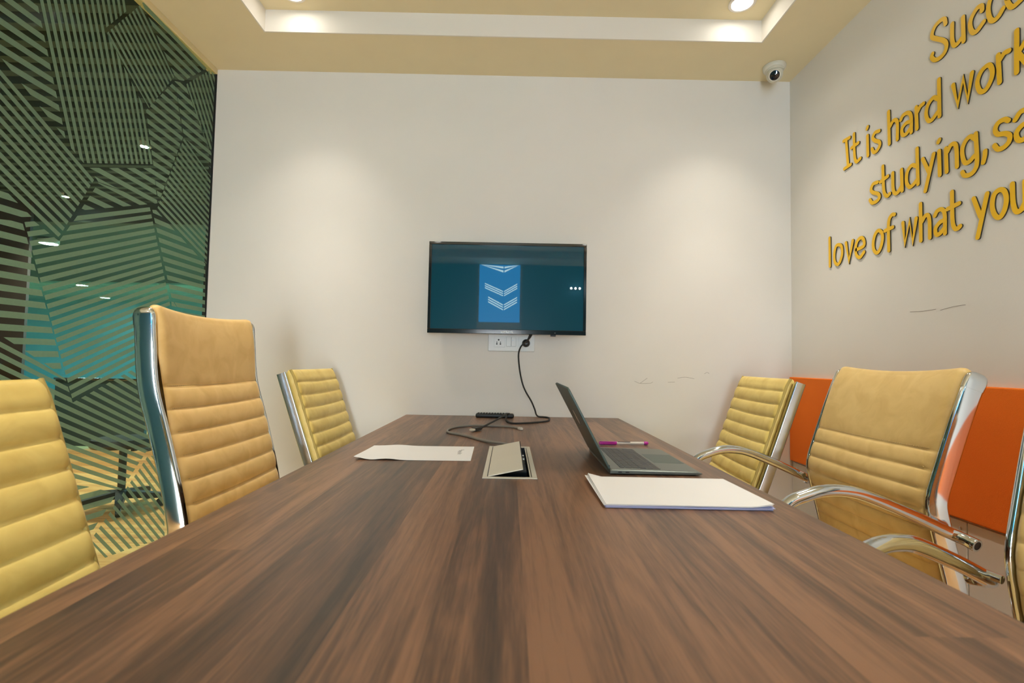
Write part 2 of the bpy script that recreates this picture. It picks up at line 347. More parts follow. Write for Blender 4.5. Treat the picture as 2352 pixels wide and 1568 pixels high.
LETTERS = [  # (word, letter, brush strokes in (y, z) on the right wall)
  ['Succe','S',[[[1.4697,2.0909],[1.4724,2.1073],[1.4847,2.1145],[1.5048,2.1107],[1.5166,2.0969],[1.5178,2.081],[1.5019,2.0646],[1.4786,2.0431],[1.4682,2.0235],[1.4737,2.0039],[1.4916,1.9957],[1.5107,2.0007],[1.5214,2.0168],[1.5183,2.0259]]]],
  ['Succe','u',[[[1.4472,2.0748],[1.4484,2.0278],[1.4433,2.005],[1.4324,2.0011],[1.414,2.0111]],[[1.4115,2.0698],[1.4112,1.9954]]]],
  ['Succe','c (first)',[[[1.353,2.0468],[1.3543,2.0611],[1.3676,2.0644],[1.385,2.0486],[1.39,2.0285],[1.3837,2.0043],[1.3703,1.9976],[1.3491,2.0107]]]],
  ['Succe','c (second)',[[[1.3006,2.0507],[1.3011,2.0671],[1.3155,2.0705],[1.3301,2.0574],[1.3352,2.0334],[1.3308,2.0057],[1.3207,1.9934],[1.3067,1.996],[1.2942,2.0091]]]],
  ['Succe','e',[[[1.2816,2.0296],[1.26,2.0221],[1.2525,2.0347],[1.2628,2.0554],[1.2751,2.0528],[1.2839,2.0345],[1.2792,2.0088],[1.268,1.994],[1.2465,1.9976]]]],
  ['It','I',[[[1.938,1.9336],[1.9025,1.9317]],[[1.9223,1.9333],[1.9128,1.8215]],[[1.9348,1.8168],[1.8976,1.8198]]]],
  ['It','t',[[[1.878,1.9349],[1.876,1.8465],[1.8661,1.8178],[1.845,1.8221]],[[1.8926,1.8845],[1.8545,1.8881]]]],
  ['is','i',[[[1.808,1.9207],[1.8044,1.9268]],[[1.8057,1.8928],[1.8049,1.8156]]]],
  ['is','s',[[[1.7477,1.8835],[1.7683,1.8864],[1.779,1.8724],[1.7689,1.857],[1.7486,1.8421],[1.7462,1.8276],[1.7599,1.815],[1.7752,1.8154],[1.7843,1.8322]]]],
  ['hard','h',[[[1.7022,1.932],[1.7012,1.8132]],[[1.6968,1.8742],[1.6805,1.8882],[1.6659,1.8788],[1.6635,1.8536],[1.6654,1.8127]]]],
  ['hard','a',[[[1.649,1.8742],[1.6393,1.885],[1.6183,1.8838],[1.6059,1.8637],[1.6062,1.8099]],[[1.6076,1.8484],[1.6273,1.8514],[1.6441,1.8401],[1.6422,1.8187],[1.6268,1.814],[1.6081,1.8262]]]],
  ['hard','r',[[[1.5843,1.8849],[1.5829,1.8107]],[[1.5803,1.8657],[1.5691,1.8786],[1.556,1.8821]]]],
  ['hard','d',[[[1.4972,1.9284],[1.498,1.8096]],[[1.5006,1.8663],[1.5185,1.8806],[1.5395,1.8664],[1.5464,1.8403],[1.5386,1.8159],[1.5242,1.8122],[1.5016,1.8277]]]],
  ['work','w',[[[1.449,1.882],[1.4352,1.8116],[1.4154,1.8829],[1.4032,1.8094],[1.3882,1.8834]]]],
  ['work','o',[[[1.338,1.8754],[1.3592,1.8706],[1.3725,1.8455],[1.3656,1.815],[1.3494,1.8089],[1.3329,1.8285],[1.3285,1.8532],[1.338,1.8754]]]],
  ['work','r',[[[1.3111,1.8871],[1.3092,1.8074]],[[1.3079,1.8691],[1.2946,1.8811],[1.2818,1.8799]]]],
  ['work','k',[[[1.2604,1.9218],[1.2638,1.808]],[[1.2344,1.8838],[1.2585,1.8574],[1.2376,1.8166]]]],
  ['studying','s',[[[1.7597,1.6956],[1.7815,1.6962],[1.7919,1.6789],[1.7821,1.6648],[1.7579,1.6511],[1.7518,1.6353],[1.7665,1.6258],[1.7873,1.6273],[1.7982,1.642]]]],
  ['studying','t',[[[1.7331,1.744],[1.7311,1.6651],[1.7254,1.6384],[1.7138,1.6282],[1.7035,1.6327]],[[1.7453,1.691],[1.7107,1.699]]]],
  ['studying','u',[[[1.688,1.7014],[1.6881,1.6493],[1.6812,1.6268],[1.6666,1.6248],[1.6518,1.6399]],[[1.6496,1.6979],[1.6484,1.6238]]]],
  ['studying','d',[[[1.5844,1.7433],[1.5832,1.6229]],[[1.5888,1.6858],[1.6065,1.695],[1.6251,1.6802],[1.6291,1.647],[1.6172,1.6252],[1.6013,1.6281],[1.5868,1.6385]]]],
  ['studying','y',[[[1.5629,1.6989],[1.5413,1.6467]],[[1.5216,1.6976],[1.5556,1.5889]]]],
  ['studying','i',[[[1.5044,1.7282],[1.5002,1.7342]],[[1.5019,1.6983],[1.5014,1.6208]]]],
  ['studying','n',[[[1.4781,1.6962],[1.4773,1.6218]],[[1.4739,1.6823],[1.4602,1.699],[1.4462,1.6943],[1.4423,1.6725],[1.4421,1.6236]]]],
  ['studying','g',[[[1.3841,1.6824],[1.3991,1.6962],[1.4169,1.6849],[1.4246,1.6612],[1.4183,1.628],[1.4044,1.6221],[1.3853,1.6339]],[[1.381,1.6965],[1.3791,1.6148],[1.3864,1.5914],[1.402,1.5827],[1.4193,1.5878],[1.4254,1.5997]]]],
  [',',',',[[[1.3546,1.6329],[1.356,1.6195],[1.3613,1.6023]]]],
  ['sa','s',[[[1.2884,1.6884],[1.2995,1.6971],[1.3171,1.6951],[1.3249,1.6799],[1.3179,1.6644],[1.2976,1.6565],[1.2861,1.6448],[1.2895,1.6285],[1.3045,1.6199],[1.319,1.6226],[1.3279,1.6368]]]],
  ['sa','a',[[[1.2712,1.6811],[1.2561,1.6961],[1.237,1.6904],[1.2316,1.6697],[1.2324,1.6109]],[[1.2338,1.659],[1.2544,1.6574],[1.2688,1.6433],[1.2643,1.6229],[1.2499,1.6191],[1.2337,1.6323]]]],
  ['love','l',[[[2.0308,1.557],[2.0307,1.4367]]]],
  ['love','o',[[[1.9741,1.5145],[1.9576,1.5036],[1.9549,1.4708],[1.9687,1.4417],[1.9856,1.4346],[2.0004,1.453],[2.0012,1.486],[1.9911,1.5117],[1.9741,1.5145]]]],
  ['love','v',[[[1.9313,1.5117],[1.9155,1.4341],[1.8928,1.5109]]]],
  ['love','e',[[[1.8728,1.4698],[1.8341,1.4758],[1.8336,1.4993],[1.8481,1.5108],[1.868,1.5015],[1.8775,1.4753],[1.8726,1.4478],[1.8543,1.4359],[1.8328,1.4518]]]],
  ['of','o',[[[1.758,1.5142],[1.7424,1.5005],[1.7403,1.4754],[1.7515,1.4454],[1.7677,1.4335],[1.7827,1.4486],[1.7848,1.4784],[1.7744,1.505],[1.758,1.5142]]]],
  ['of','f',[[[1.6838,1.5513],[1.6952,1.5528],[1.708,1.5395],[1.7117,1.5083],[1.7119,1.4287]],[[1.7282,1.5048],[1.6921,1.508]]]],
  ['what','w',[[[1.6476,1.5105],[1.6413,1.4346],[1.6198,1.5093],[1.6093,1.4323],[1.5933,1.5097]]]],
  ['what','h',[[[1.5749,1.5525],[1.5764,1.4304]],[[1.5715,1.4913],[1.5584,1.5069],[1.5467,1.5052],[1.5418,1.4826],[1.5422,1.4308]]]],
  ['what','a',[[[1.5227,1.4967],[1.5132,1.5092],[1.4974,1.5095],[1.4874,1.4911],[1.4877,1.4309]],[[1.4886,1.4732],[1.5054,1.4701],[1.5205,1.4548],[1.5181,1.4352],[1.5051,1.4352],[1.4884,1.4493]]]],
  ['what','t',[[[1.4608,1.5521],[1.4611,1.4657],[1.4548,1.4381],[1.4446,1.4343],[1.4366,1.4391]],[[1.4775,1.5038],[1.4381,1.5092]]]],
  ['you','y',[[[1.3923,1.5078],[1.3737,1.4494]],[[1.3521,1.5084],[1.3832,1.3903]]]],
  ['you','o',[[[1.3181,1.5067],[1.3048,1.4988],[1.2995,1.4759],[1.3053,1.447],[1.3186,1.4301],[1.3316,1.4396],[1.3386,1.4671],[1.3332,1.497],[1.3181,1.5067]]]],
  ['you','u',[[[1.283,1.5105],[1.2824,1.4609],[1.2759,1.4337],[1.2633,1.4327],[1.2517,1.4506]],[[1.2508,1.5061],[1.2514,1.4333]]]],
]
LAN = [[-0.014,1.49,0.754],[-0.055,1.534,0.754],[-0.092,1.582,0.754],[-0.125,1.644,0.754],[-0.161,1.679,0.754],[-0.187,1.676,0.754],[-0.211,1.759,0.754],[-0.213,1.84,0.754],[-0.187,1.894,0.754],[-0.131,1.927,0.754],[-0.062,1.923,0.754],[-0.01,1.917,0.754],[0.024,1.896,0.754],[0.043,1.86,0.754]]
CORDW = [[0.075,2.295,1.11],[0.053,2.295,1.083],[0.043,2.295,1.041],[0.051,2.295,0.97],[0.066,2.295,0.908],[0.083,2.295,0.868],[0.108,2.295,0.827],[0.126,2.295,0.787],[0.134,2.295,0.762]]
CORDT = [[0.144,2.281,0.754],[0.17,2.285,0.754],[0.184,2.198,0.754],[0.167,2.083,0.754],[0.117,2.061,0.754],[0.061,2.023,0.754],[0.021,2.018,0.754],[-0.0,2.09,0.754],[-0.011,2.203,0.754]]
CORDU = [[-0.009,2.247,0.765],[0.003,2.119,0.79],[-0.029,1.988,0.785],[-0.069,1.889,0.77],[-0.095,1.835,0.76]]
SCUFF_B = [[[0.601,2.318,0.927],[0.628,2.318,0.917],[0.674,2.318,0.918],[0.69,2.318,0.925]],[[0.628,2.318,0.917],[0.663,2.318,0.943]],[[0.761,2.318,0.924],[0.794,2.318,0.926]],[[0.807,2.318,0.945],[0.846,2.318,0.95],[0.888,2.318,0.943]],[[0.936,2.318,0.968],[0.949,2.318,0.975],[0.959,2.318,0.969]]]
SCUFF_R = [[[1.356,1.63,1.2],[1.356,1.578,1.197],[1.356,1.529,1.198]],[[1.356,1.514,1.193],[1.356,1.469,1.199],[1.356,1.429,1.2]]]
# ================================================================ the room
XL, XR, YB, YR, ZC, ZT = -1.4509, 1.3567, 2.3192, -2.40, 2.4081, 2.505
TX0, TX1, TY0, TY1 = -1.081, 1.074, -1.95, 2.0385      # the raised tray in the ceiling
struct('floor', box((-16, -3, -.05), (XR + .1, 15, 0)), M['floor'])
struct('wall_back', box((XL, YB, 0), (XR + .12, YB + .12, 2.7)), M['wall'])
wb = bpy.data.objects['wall_back']
struct('wall_right', box((XR, YR - .1, 0), (XR + .12, YB, 2.7)), M['wall'])
wr = bpy.data.objects['wall_right']
struct('wall_rear', box((XL - .1, YR - .1, 0), (XR, YR, 2.7)), M['rearwall'])
# ceiling: a lowered border around a raised tray
bm = bmesh.new()
bx(bm, (XL - .05, TY1, ZC), (XR, YB, ZT + .1)); bx(bm, (XL - .05, YR, ZC), (XR, TY0, ZT + .1))
bx(bm, (XL - .05, TY0, ZC), (TX0, TY1, ZT + .1)); bx(bm, (TX1, TY0, ZC), (XR, TY1, ZT + .1))
struct('ceiling', bm, M['ceil'])
ce = bpy.data.objects['ceiling']
bm = bmesh.new(); bx(bm, (TX0, TY0, ZT), (TX1, TY1, ZT + .1)); link('tray_panel', bm, M['ceil'], ce)
bm = bmesh.new(); e = .006
bx(bm, (TX0, TY1 - e, ZC - .0005), (TX1, TY1, ZT)); bx(bm, (TX0, TY0, ZC - .0005), (TX1, TY0 + e, ZT))
bx(bm, (TX0, TY0 + e, ZC - .0005), (TX0 + e, TY1 - e, ZT)); bx(bm, (TX1 - e, TY0 + e, ZC - .0005), (TX1, TY1 - e, ZT))
link('tray_side', bm, M['tray'], ce)  # whiter colour stands for direct lamplight on the tray faces
# glass partition on the left with its frosted stripes
gw = struct('wall_left', box((XL - .012, YR, .02), (XL, YB - .004, 2.382)), M['glass'])
struct('trim_1', box((XL - .03, YR, 2.382), (XL + .006, YB - .004, ZC), .002), M['cream'])
struct('trim_2', box((XL - .03, YR, 0), (XL + .008, YB - .004, .022), .002), M['cream'])
struct('trim_3', box((XL - .016, YB - .0045, .02), (XL + .003, YB - .0005, 2.385)), M['dark'])
bm = bmesh.new()
def stripes(bm, polys, p0, d, per, frac):
    n = (-d[1], d[0])
    for poly in polys:
        o = [(p[0] - p0[0]) * n[0] + (p[1] - p0[1]) * n[1] for p in poly]
        k0, k1 = sorted((min(o) / per, max(o) / per))
        for k in range(math.floor(k0) - 1, math.ceil(k1) + 2):
            a, b = sorted(((k - frac / 2) * per, (k + frac / 2) * per))
            q = clip(poly, (p0[0] + n[0] * b, p0[1] + n[1] * b), n, True)
            if len(q) >= 3: q = clip(q, (p0[0] + n[0] * a, p0[1] + n[1] * a), n, False)
            if len(q) < 3: continue
            try: bm.faces.new([bm.verts.new((XL + .0012, c[0], c[1])) for c in q])
            except ValueError: pass
for polys, p0, d, per, frac in FILM: stripes(bm, polys, p0, d, per, frac)
# the same film carries on along the glass towards the near end of the room
ye = 1.28
for i, (dy, th) in enumerate(((.55, .5), (.7, -.35), (.6, 1.1), (.75, -.8), (.9, .3))):
    for j in range(4):
        z0 = .05 + j * .58; sk = .12 * (1 if (i + j) % 2 else -1)
        poly = [(ye - .02, z0 + sk), (ye - .02, z0 + .55 + (sk if j < 3 else 0)), (ye - dy + .02, z0 + .55 - (sk if j < 3 else 0)), (ye - dy + .02, z0 - sk)]
        poly = [(a, min(2.375, max(.03, b))) for a, b in poly]
        t = th + j * .9; stripes(bm, [poly], poly[0], (math.cos(t), math.sin(t)), .0375 if (i + j) % 3 else .0265, .52)
    ye -= dy
link('frosted_film', bm, M['film'], gw)
# skirting and the painted wainscot of the right wall
struct('baseboard_back', box((XL + .02, YB - .012, 0), (XR, YB, .08), .002), M['tray'])
t = thing('pin_board', (XR, 1.0, .76), 'long orange fabric pin board running along the right wall at chair height', 'pin board')
link('board_face', box((XR - .016, .30, .567), (XR - .0005, YB - .003, .960), .004), M['orange'], t)
link('board_face', box((XR - .016, -2.0, .567), (XR - .0005, .296, .960), .004), M['orange'], t)
def cover(y0, y1, label, screws):
    t = thing('access_panel', (XR, (y0 + y1) / 2, .06), label, 'panel', 'white panels under the pin board')
    link('panel_face', box((XR - .008, y0, .06), (XR - .0005, y1, .560), .0015), M['panel'], t)
    for y, z in screws:
        bm = lathe(bmesh.new(), [(.0048, 0), (.0048, .0008), (.0036, .0016), (.0012, .0016), (.0008, .0006)], (XR - .0078, y, z), (-1, 0, 0), 14)
        link('screw', bm, M['steel'], t, True)
cover(1.436, 2.30, 'white screwed wall panel under the far end of the orange board', [(1.453, .538), (1.459, .359), (1.46, .16), (2.27, .538)])
cover(.60, 1.4315, 'white wall panel below the orange board beside the nearest right chair', [(.63, .538), (.63, .30)])
# pencil scuffs on the paint
def ribbon(bm, pts, wd, ax):
    P = resample(catmull(pts, 6), .004); n = len(P)
    for i in range(n - 1):
        d = (P[i + 1] - P[i]).normalized(); s = d.cross(Vector(ax)) * wd * .5
        try: bm.faces.new([bm.verts.new(P[i] - s), bm.verts.new(P[i] + s), bm.verts.new(P[i + 1] + s), bm.verts.new(P[i + 1] - s)])
        except ValueError: pass
bm = bmesh.new()
for s in SCUFF_B: ribbon(bm, [(p[0], YB - .0006, p[2]) for p in s], .0011, (0, 1, 0))
link('pencil_scuff', bm, M['pencil'], wb)
bm = bmesh.new()
for s in SCUFF_R: ribbon(bm, [(XR - .0006, p[1], p[2]) for p in s], .0013, (1, 0, 0))
link('pencil_scuff', bm, M['pencil'], wr)
# rear of the room: what the television mirrors
w1 = struct('door_1', box((-.47, YR, 0), (.17, YR + .03, 2.405), .004), M['tray'])
link('upper_glass', box((-.44, YR + .028, 1.58), (.14, YR + .034, 2.40)), M['pane'], w1)
link('frosted_glass', box((-.44, YR + .028, .06), (.14, YR + .034, 1.38)), M['panelow'], w1)  # unseen lower pane, glowing as added fill light
link('pull_handle', tube(bmesh.new(), [(.10, YR + .034, .9), (.10, YR + .08, .9), (.10, YR + .08, 1.3), (.10, YR + .034, 1.3)], .012), M['chrome'], w1, True)
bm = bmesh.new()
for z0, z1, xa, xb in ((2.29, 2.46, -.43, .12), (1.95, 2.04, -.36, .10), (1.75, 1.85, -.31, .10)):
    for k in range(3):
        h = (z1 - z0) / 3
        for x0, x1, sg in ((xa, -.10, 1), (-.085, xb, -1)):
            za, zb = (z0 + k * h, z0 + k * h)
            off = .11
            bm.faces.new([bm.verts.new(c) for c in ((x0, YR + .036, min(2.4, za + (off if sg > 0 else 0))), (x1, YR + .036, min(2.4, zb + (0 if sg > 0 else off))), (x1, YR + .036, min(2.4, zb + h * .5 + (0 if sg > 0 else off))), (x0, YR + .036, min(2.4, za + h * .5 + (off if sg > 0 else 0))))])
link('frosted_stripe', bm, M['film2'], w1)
t = thing('wall_spotlight', (.93, YR + .02, 2.08), 'small bar of three lit spot lamps high on the rear wall', 'lamp')
link('mounting_bar', box((.83, YR, 2.065), (1.03, YR + .03, 2.095), .004), M['black'], t)
for k in range(3):
    bm = bmesh.new(); bmesh.ops.create_uvsphere(bm, u_segments=16, v_segments=10, radius=.016)
    bmesh.ops.translate(bm, verts=bm.verts, vec=(.87 + k * .06, YR + .045, 2.08)); link('bulb', bm, M['halldisc'], t, True)

# ---------------------------------------------------------------- recessed lamps of the room
def downlight(x, y, label):
    t = thing('downlight', (x, y, ZT), label, 'downlight', 'round recessed ceiling lamps')
    bm = lathe(bmesh.new(), [(.040, -.001), (.052, -.001), (.054, -.005), (.050, -.008), (.042, -.007), (.040, -.002)], (x, y, ZT), seg=36)
    link('trim_ring', bm, M['tray'], t, True)
    link('lamp_lens', lathe(bmesh.new(), [(.0005, -.002), (.0405, -.002), (.0405, -.0045), (.03, -.006), (.0005, -.0065)], (x, y, ZT), seg=36), M['disc'], t, True)
    s = bpy.data.lights.new('lamp_beam', 'SPOT'); s.energy = SPOT_W; s.color = WARM; s.spot_size = math.radians(87); s.spot_blend = .75; s.shadow_soft_size = .022
    so = bpy.data.objects.new('lamp_beam', s); COL.objects.link(so); so.parent = t; so.location = (0, 0, -.014)
    s2 = bpy.data.lights.new('lamp_core', 'SPOT'); s2.energy = CORE_W; s2.color = WARM; s2.spot_size = math.radians(58); s2.spot_blend = 1.0; s2.shadow_soft_size = .022
    s3 = bpy.data.objects.new('lamp_core', s2); COL.objects.link(s3); s3.parent = t; s3.location = (0, 0, -.014)
for y, wh in ((1.93, 'nearest the back wall'), (.79, 'second from the back wall'), (-.35, 'third from the back wall'), (-1.5, 'nearest the rear wall')):
    downlight(.935, y, 'round lit ceiling lamp in the tray on the right side, ' + wh)
    downlight(-.915, y, 'round lit ceiling lamp in the tray on the left side, ' + wh)

# ---------------------------------------------------------------- the hall seen through the glass
HX, HZ = -1.47, 2.60
struct('wall_hall', box((-16, 14.2, 0), (XL - .02, 14.3, 3.0)), M['hallwall'])
struct('wall_hall_left', box((-15.6, 5.1, 0), (-15.5, 14.2, 3.0)), M['hallwall'])
struct('wall_hall_side', box((XL - .02, YB + .13, 0), (XL + .05, 14.2, 3.0)), M['hallwall'])
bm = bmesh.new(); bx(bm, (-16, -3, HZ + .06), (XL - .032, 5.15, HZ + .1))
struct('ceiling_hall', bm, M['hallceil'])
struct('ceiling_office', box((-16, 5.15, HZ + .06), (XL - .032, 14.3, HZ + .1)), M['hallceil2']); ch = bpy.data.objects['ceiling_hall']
bm = bmesh.new(); y = -2.9
while y < 5.0:
    bx(bm, (-9, y, HZ), (XL - .04, y + .055, HZ + .06)); y += .133
link('ceiling_slats', bm, M['hallslat'], ch)
bm = bmesh.new(); y = 10.9; k = 0
while y < 14.1:
    x = -15.4 + (k % 3) * .5
    while x < -1.8:
        bx(bm, (x, y, HZ + .02), (min(x + 1.45, -1.7), y + .40, HZ + .06)); x += 1.5
    y += .45; k += 1
link('ceiling_tiles', bm, M['halltile'], bpy.data.objects['ceiling_office'])
struct('trim_4', box((-9, 5.08, 2.40), (XL - .04, 5.2, HZ + .06), .004), M['hallslat'])
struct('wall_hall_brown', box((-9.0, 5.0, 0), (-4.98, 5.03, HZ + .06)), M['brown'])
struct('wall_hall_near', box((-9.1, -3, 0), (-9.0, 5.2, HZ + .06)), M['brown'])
for i, (x0, x1, h, lb) in enumerate(((-4.9, -3.9, .74, 'low dark teal office partition seen through the glass, beside the brown wall'), (-3.88, -2.9, .80, 'low dark teal office partition seen through the glass, middle of the row'), (-2.88, -1.7, .72, 'low dark teal office partition seen through the glass, nearest the back wall'))):
    t = thing('office_partition', ((x0 + x1) / 2, 5.3, 0), lb, 'partition', 'low office partitions in the hall')
    link('partition_panel', box((x0 + .01, 5.28, .03), (x1 - .01, 5.33, h), .006), M['partition'], t)
    link('top_rail', box((x0, 5.27, h), (x1, 5.34, h + .02), .004), M['steel'], t)
    for x in (x0 + .06, x1 - .06): link('foot', box((x - .02, 5.2, 0), (x + .02, 5.41, .03), .004), M['black'], t)
def hall_lamp(x, y, label):
    t = thing('hall_lamp', (x, y, HZ), label, 'ceiling lamp', 'round ceiling lamps of the hall')
    link('lamp_body', lathe(bmesh.new(), [(.10, .04), (.12, .04), (.12, -.012), (.105, -.016), (.10, .0)], (x, y, HZ)), M['white'], t, True)
    link('lamp_lens', lathe(bmesh.new(), [(.0005, .0), (.101, .0), (.101, -.014), (.0005, -.02)], (x, y, HZ)), M['halldisc'], t, True)
for x, y, lb in ((-6.6, 6.9, 'bright round hall lamp seen through the glass, largest of the three'), (-9.7, 11.0, 'bright round hall lamp seen through the glass, above the tall tan chair'), (-11.1, 13.3, 'smallest round hall lamp seen through the glass, farthest away'),
                 (-4.2, 7.2, 'round hall lamp over the office floor near the back wall'), (-4.0, 11.0, 'round hall lamp far down the office floor'), (-13.0, 9.6, 'round hall lamp at the far left of the office floor')):
    hall_lamp(x, y, lb)
for x, y, lb in ((-3.2, 8.0, 'added square fill light of the hall nearest the room'), (-3.2, 11.5, 'added square fill light farther down the hall'), (-12.5, 7.5, 'added square fill light over the far left of the hall')):  # out-of-view panels added as fill for the hall
    t = thing('fill_panel', (x, y, HZ), lb, 'fill light', 'added hall fill lights')
    link('frame', box((x - .64, y - .64, HZ - .01), (x + .64, y + .64, HZ + .019), .004), M['white'], t)
    link('diffuser', box((x - .60, y - .60, HZ - .014), (x + .60, y + .60, HZ - .0095)), M['hallfill'], t)
def hall_spot(x, y, label, e=190):
    t = thing('hall_downlight', (x, y, HZ), label, 'downlight', 'small spot lamps of the corridor')
    link('trim_ring', lathe(bmesh.new(), [(.03, .03), (.042, .03), (.042, -.004), (.03, -.006), (.028, .0)], (x, y, HZ)), M['tray'], t, True)
    link('lamp_lens', lathe(bmesh.new(), [(.0005, .004), (.029, .004), (.029, -.001), (.0005, -.002)], (x, y, HZ)), M['halldisc'], t, True)
    s = bpy.data.lights.new('lamp_beam', 'SPOT'); s.energy = e; s.color = (1.0, .90, .72); s.spot_size = math.radians(110); s.spot_blend = .8; s.shadow_soft_size = .03
    so = bpy.data.objects.new('lamp_beam', s); COL.objects.link(so); so.parent = t; so.location = (0, 0, -.02)
for x, y in ((-2.6, .9), (-2.8, 3.64), (-4.6, 1.9), (-4.5, 4.85)):
    hall_spot(x, y, 'small corridor spot lamp among the ceiling slats at %s' % {(-2.6, .9): 'the near end close to the glass', (-2.8, 3.64): 'the far end close to the glass', (-4.6, 1.9): 'the middle away from the glass', (-4.5, 4.85): 'the far end by the brown wall'}[(x, y)])

# ================================================================ writing on the right wall
def smooth_stroke(s):
    if len(s) == 2: return [Vector((p[0], p[1], 0)) for p in s]
    closed = s[0] == s[-1]
    P = [(p[0], p[1], 0) for p in (s[:-1] if closed else s)]
    q = catmull(P, 7, closed)
    return q + [q[0].copy()] if closed else q
ANG = {('Succe', ''): 0}
SHARP = set('wvykr')
def letter_mesh(strokes, ch, wd=.0165, dep=.0045):
    bm = bmesh.new()
    for k, s in enumerate(strokes):
        sharp = ch[0] in 'wvk' and len(s) > 2
        P = [Vector((p[0], p[1], 0)) for p in s] if sharp else smooth_stroke(s)
        closed = s[0] == s[-1]
        n = len(P); h = wd / 2; front = XR - dep - k * .0002
        Lf, Rt = [], []
        for i in range(n):
            if closed: a, b = P[(i - 1) % (n - 1)], P[(i + 1) % (n - 1)]
            else: a, b = P[max(i - 1, 0)], P[min(i + 1, n - 1)]
            d1_ = (P[i] - P[i - 1]).normalized() if i else (P[1] - P[0]).normalized()
            d2_ = (P[i + 1] - P[i]).normalized() if i < n - 1 else d1_
            d = (b - a).normalized(); nn = Vector((-d.y, d.x, 0))
            sc = 1.0
            if sharp and 0 < i < n - 1: sc = min(1.9, 1 / max(.35, math.cos(d1_.angle(d2_) / 2)))
            Lf.append(P[i] + nn * h * sc); Rt.append(P[i] - nn * h * sc)
        def caparc(c, d):
            return [c + Vector((math.cos(t) * d.x - math.sin(t) * d.y, math.sin(t) * d.x + math.cos(t) * d.y, 0)) * h for t in [PI / 2 - PI * j / 6 for j in range(1, 6)]]
        quads = [(Lf[i], Lf[i + 1], Rt[i + 1], Rt[i]) for i in range(n - 1)]
        # front faces
        def V(p, x): return bm.verts.new((x, p.x, p.y))
        F = [[V(Lf[i], front), V(Rt[i], front), V(Lf[i], XR - .0003), V(Rt[i], XR - .0003)] for i in range(n)]
        for i in range(n - 1):
            f = bm.faces.new((F[i][0], F[i + 1][0], F[i + 1][1], F[i][1])); f.material_index = 0
            g = bm.faces.new((F[i][0], F[i + 1][0], F[i + 1][2], F[i][2])); g.material_index = 1
            g = bm.faces.new((F[i][1], F[i + 1][1], F[i + 1][3], F[i][3])); g.material_index = 1
        if not closed:
            for c, d, i in ((P[0], (P[0] - P[1]).normalized(), 0), (P[-1], (P[-1] - P[-2]).normalized(), n - 1)):
                arc = caparc(c, d)
                lft, rgt = (F[i][0], F[i][1])
                # order: the arc starts on the left of direction d
                st, en = (Lf[i], Rt[i]) if (Lf[i] - (c + Vector((-d.y, d.x, 0)) * h)).length < (Rt[i] - (c + Vector((-d.y, d.x, 0)) * h)).length else (Rt[i], Lf[i])
                vs_ = [V(p, front) for p in [st] + arc + [en]]; vb = [V(p, XR - .0003) for p in [st] + arc + [en]]
                bm.faces.new(vs_).material_index = 0
                for a in range(len(vs_) - 1): bm.faces.new((vs_[a], vs_[a + 1], vb[a + 1], vb[a])).material_index = 1
    bmesh.ops.remove_doubles(bm, verts=bm.verts, dist=1e-6)
    return bm
for word, chh, strokes in LETTERS:
    c = chh.split(' ')[0]
    lb = 'yellow comma after the word "studying" on the right wall' if c == ',' else 'yellow raised letter "%s" in the word "%s" on the right wall' % (c, word)
    if 'first' in chh: lb = 'first yellow letter "c" after the u in "Succe" on the right wall'
    if 'second' in chh: lb = 'second yellow letter "c" before the e in "Succe" on the right wall'
    o = link('wall_letter' if c != ',' else 'wall_comma', letter_mesh(strokes, c, .0138), [M['yellow'], M['letterside']])
    tag(o, lb, 'letter', 'yellow letters of the wall quote')
# ================================================================ television and wall socket
TVX0, TVX1, TVZ0, TVZ1, TVY = -.382, .356, 1.1365, 1.5655, 2.249
t = thing('television', ((TVX0 + TVX1) / 2, YB, 1.35), 'black flat television mounted on the back wall above the table', 'television')
link('housing', box((TVX0 + .004, TVY + .006, TVZ0 + .004), (TVX1 - .004, TVY + .034, TVZ1 - .004), .004), M['silver'], t)
link('back_cover', box((TVX0 + .10, TVY + .034, TVZ0 + .04), (TVX1 - .10, YB - .022, TVZ1 - .07), .01), M['black'], t)
link('wall_mount', box((-.12, YB - .024, 1.28), (.10, YB - .0008, 1.46), .002), M['black'], t)
bm = bmesh.new(); b = .0135
for lo, hi in (((TVX0, TVY, TVZ1 - b), (TVX1, TVY + .010, TVZ1)), ((TVX0, TVY, TVZ0), (TVX1, TVY + .010, TVZ0 + .021)),
               ((TVX0, TVY, TVZ0 + .021), (TVX0 + b, TVY + .010, TVZ1 - b)), ((TVX1 - b, TVY, TVZ0 + .021), (TVX1, TVY + .010, TVZ1 - b))):
    bx(bm, lo, hi, .0018)
link('bezel', bm, M['bezel'], t)
link('screen', box((TVX0 + b - .001, TVY + .003, TVZ0 + .020), (TVX1 - b + .001, TVY + .008, TVZ1 - b + .001)), M['screen'], t)
text_mesh('SAMSUNG', .0115, M['white'], 'wordmark', t, Matrix.Translation((-.012, TVY - .0003, TVZ0 + .0066)) @ Matrix.Rotation(PI / 2, 4, 'X') @ Matrix.Diagonal((1.05, 1, 1, 1)), .0004)
link('remote_sensor', box((.192, TVY + .002, TVZ0 - .007), (.216, TVY + .016, TVZ0 + .001), .002), M['black'], t)
link('standby_light', lathe(bmesh.new(), [(.0012, 0), (.0012, .0006), (.0002, .0009)], (.212, TVY - .0001, TVZ0 + .009), (0, -1, 0), 10), M['white'], t)

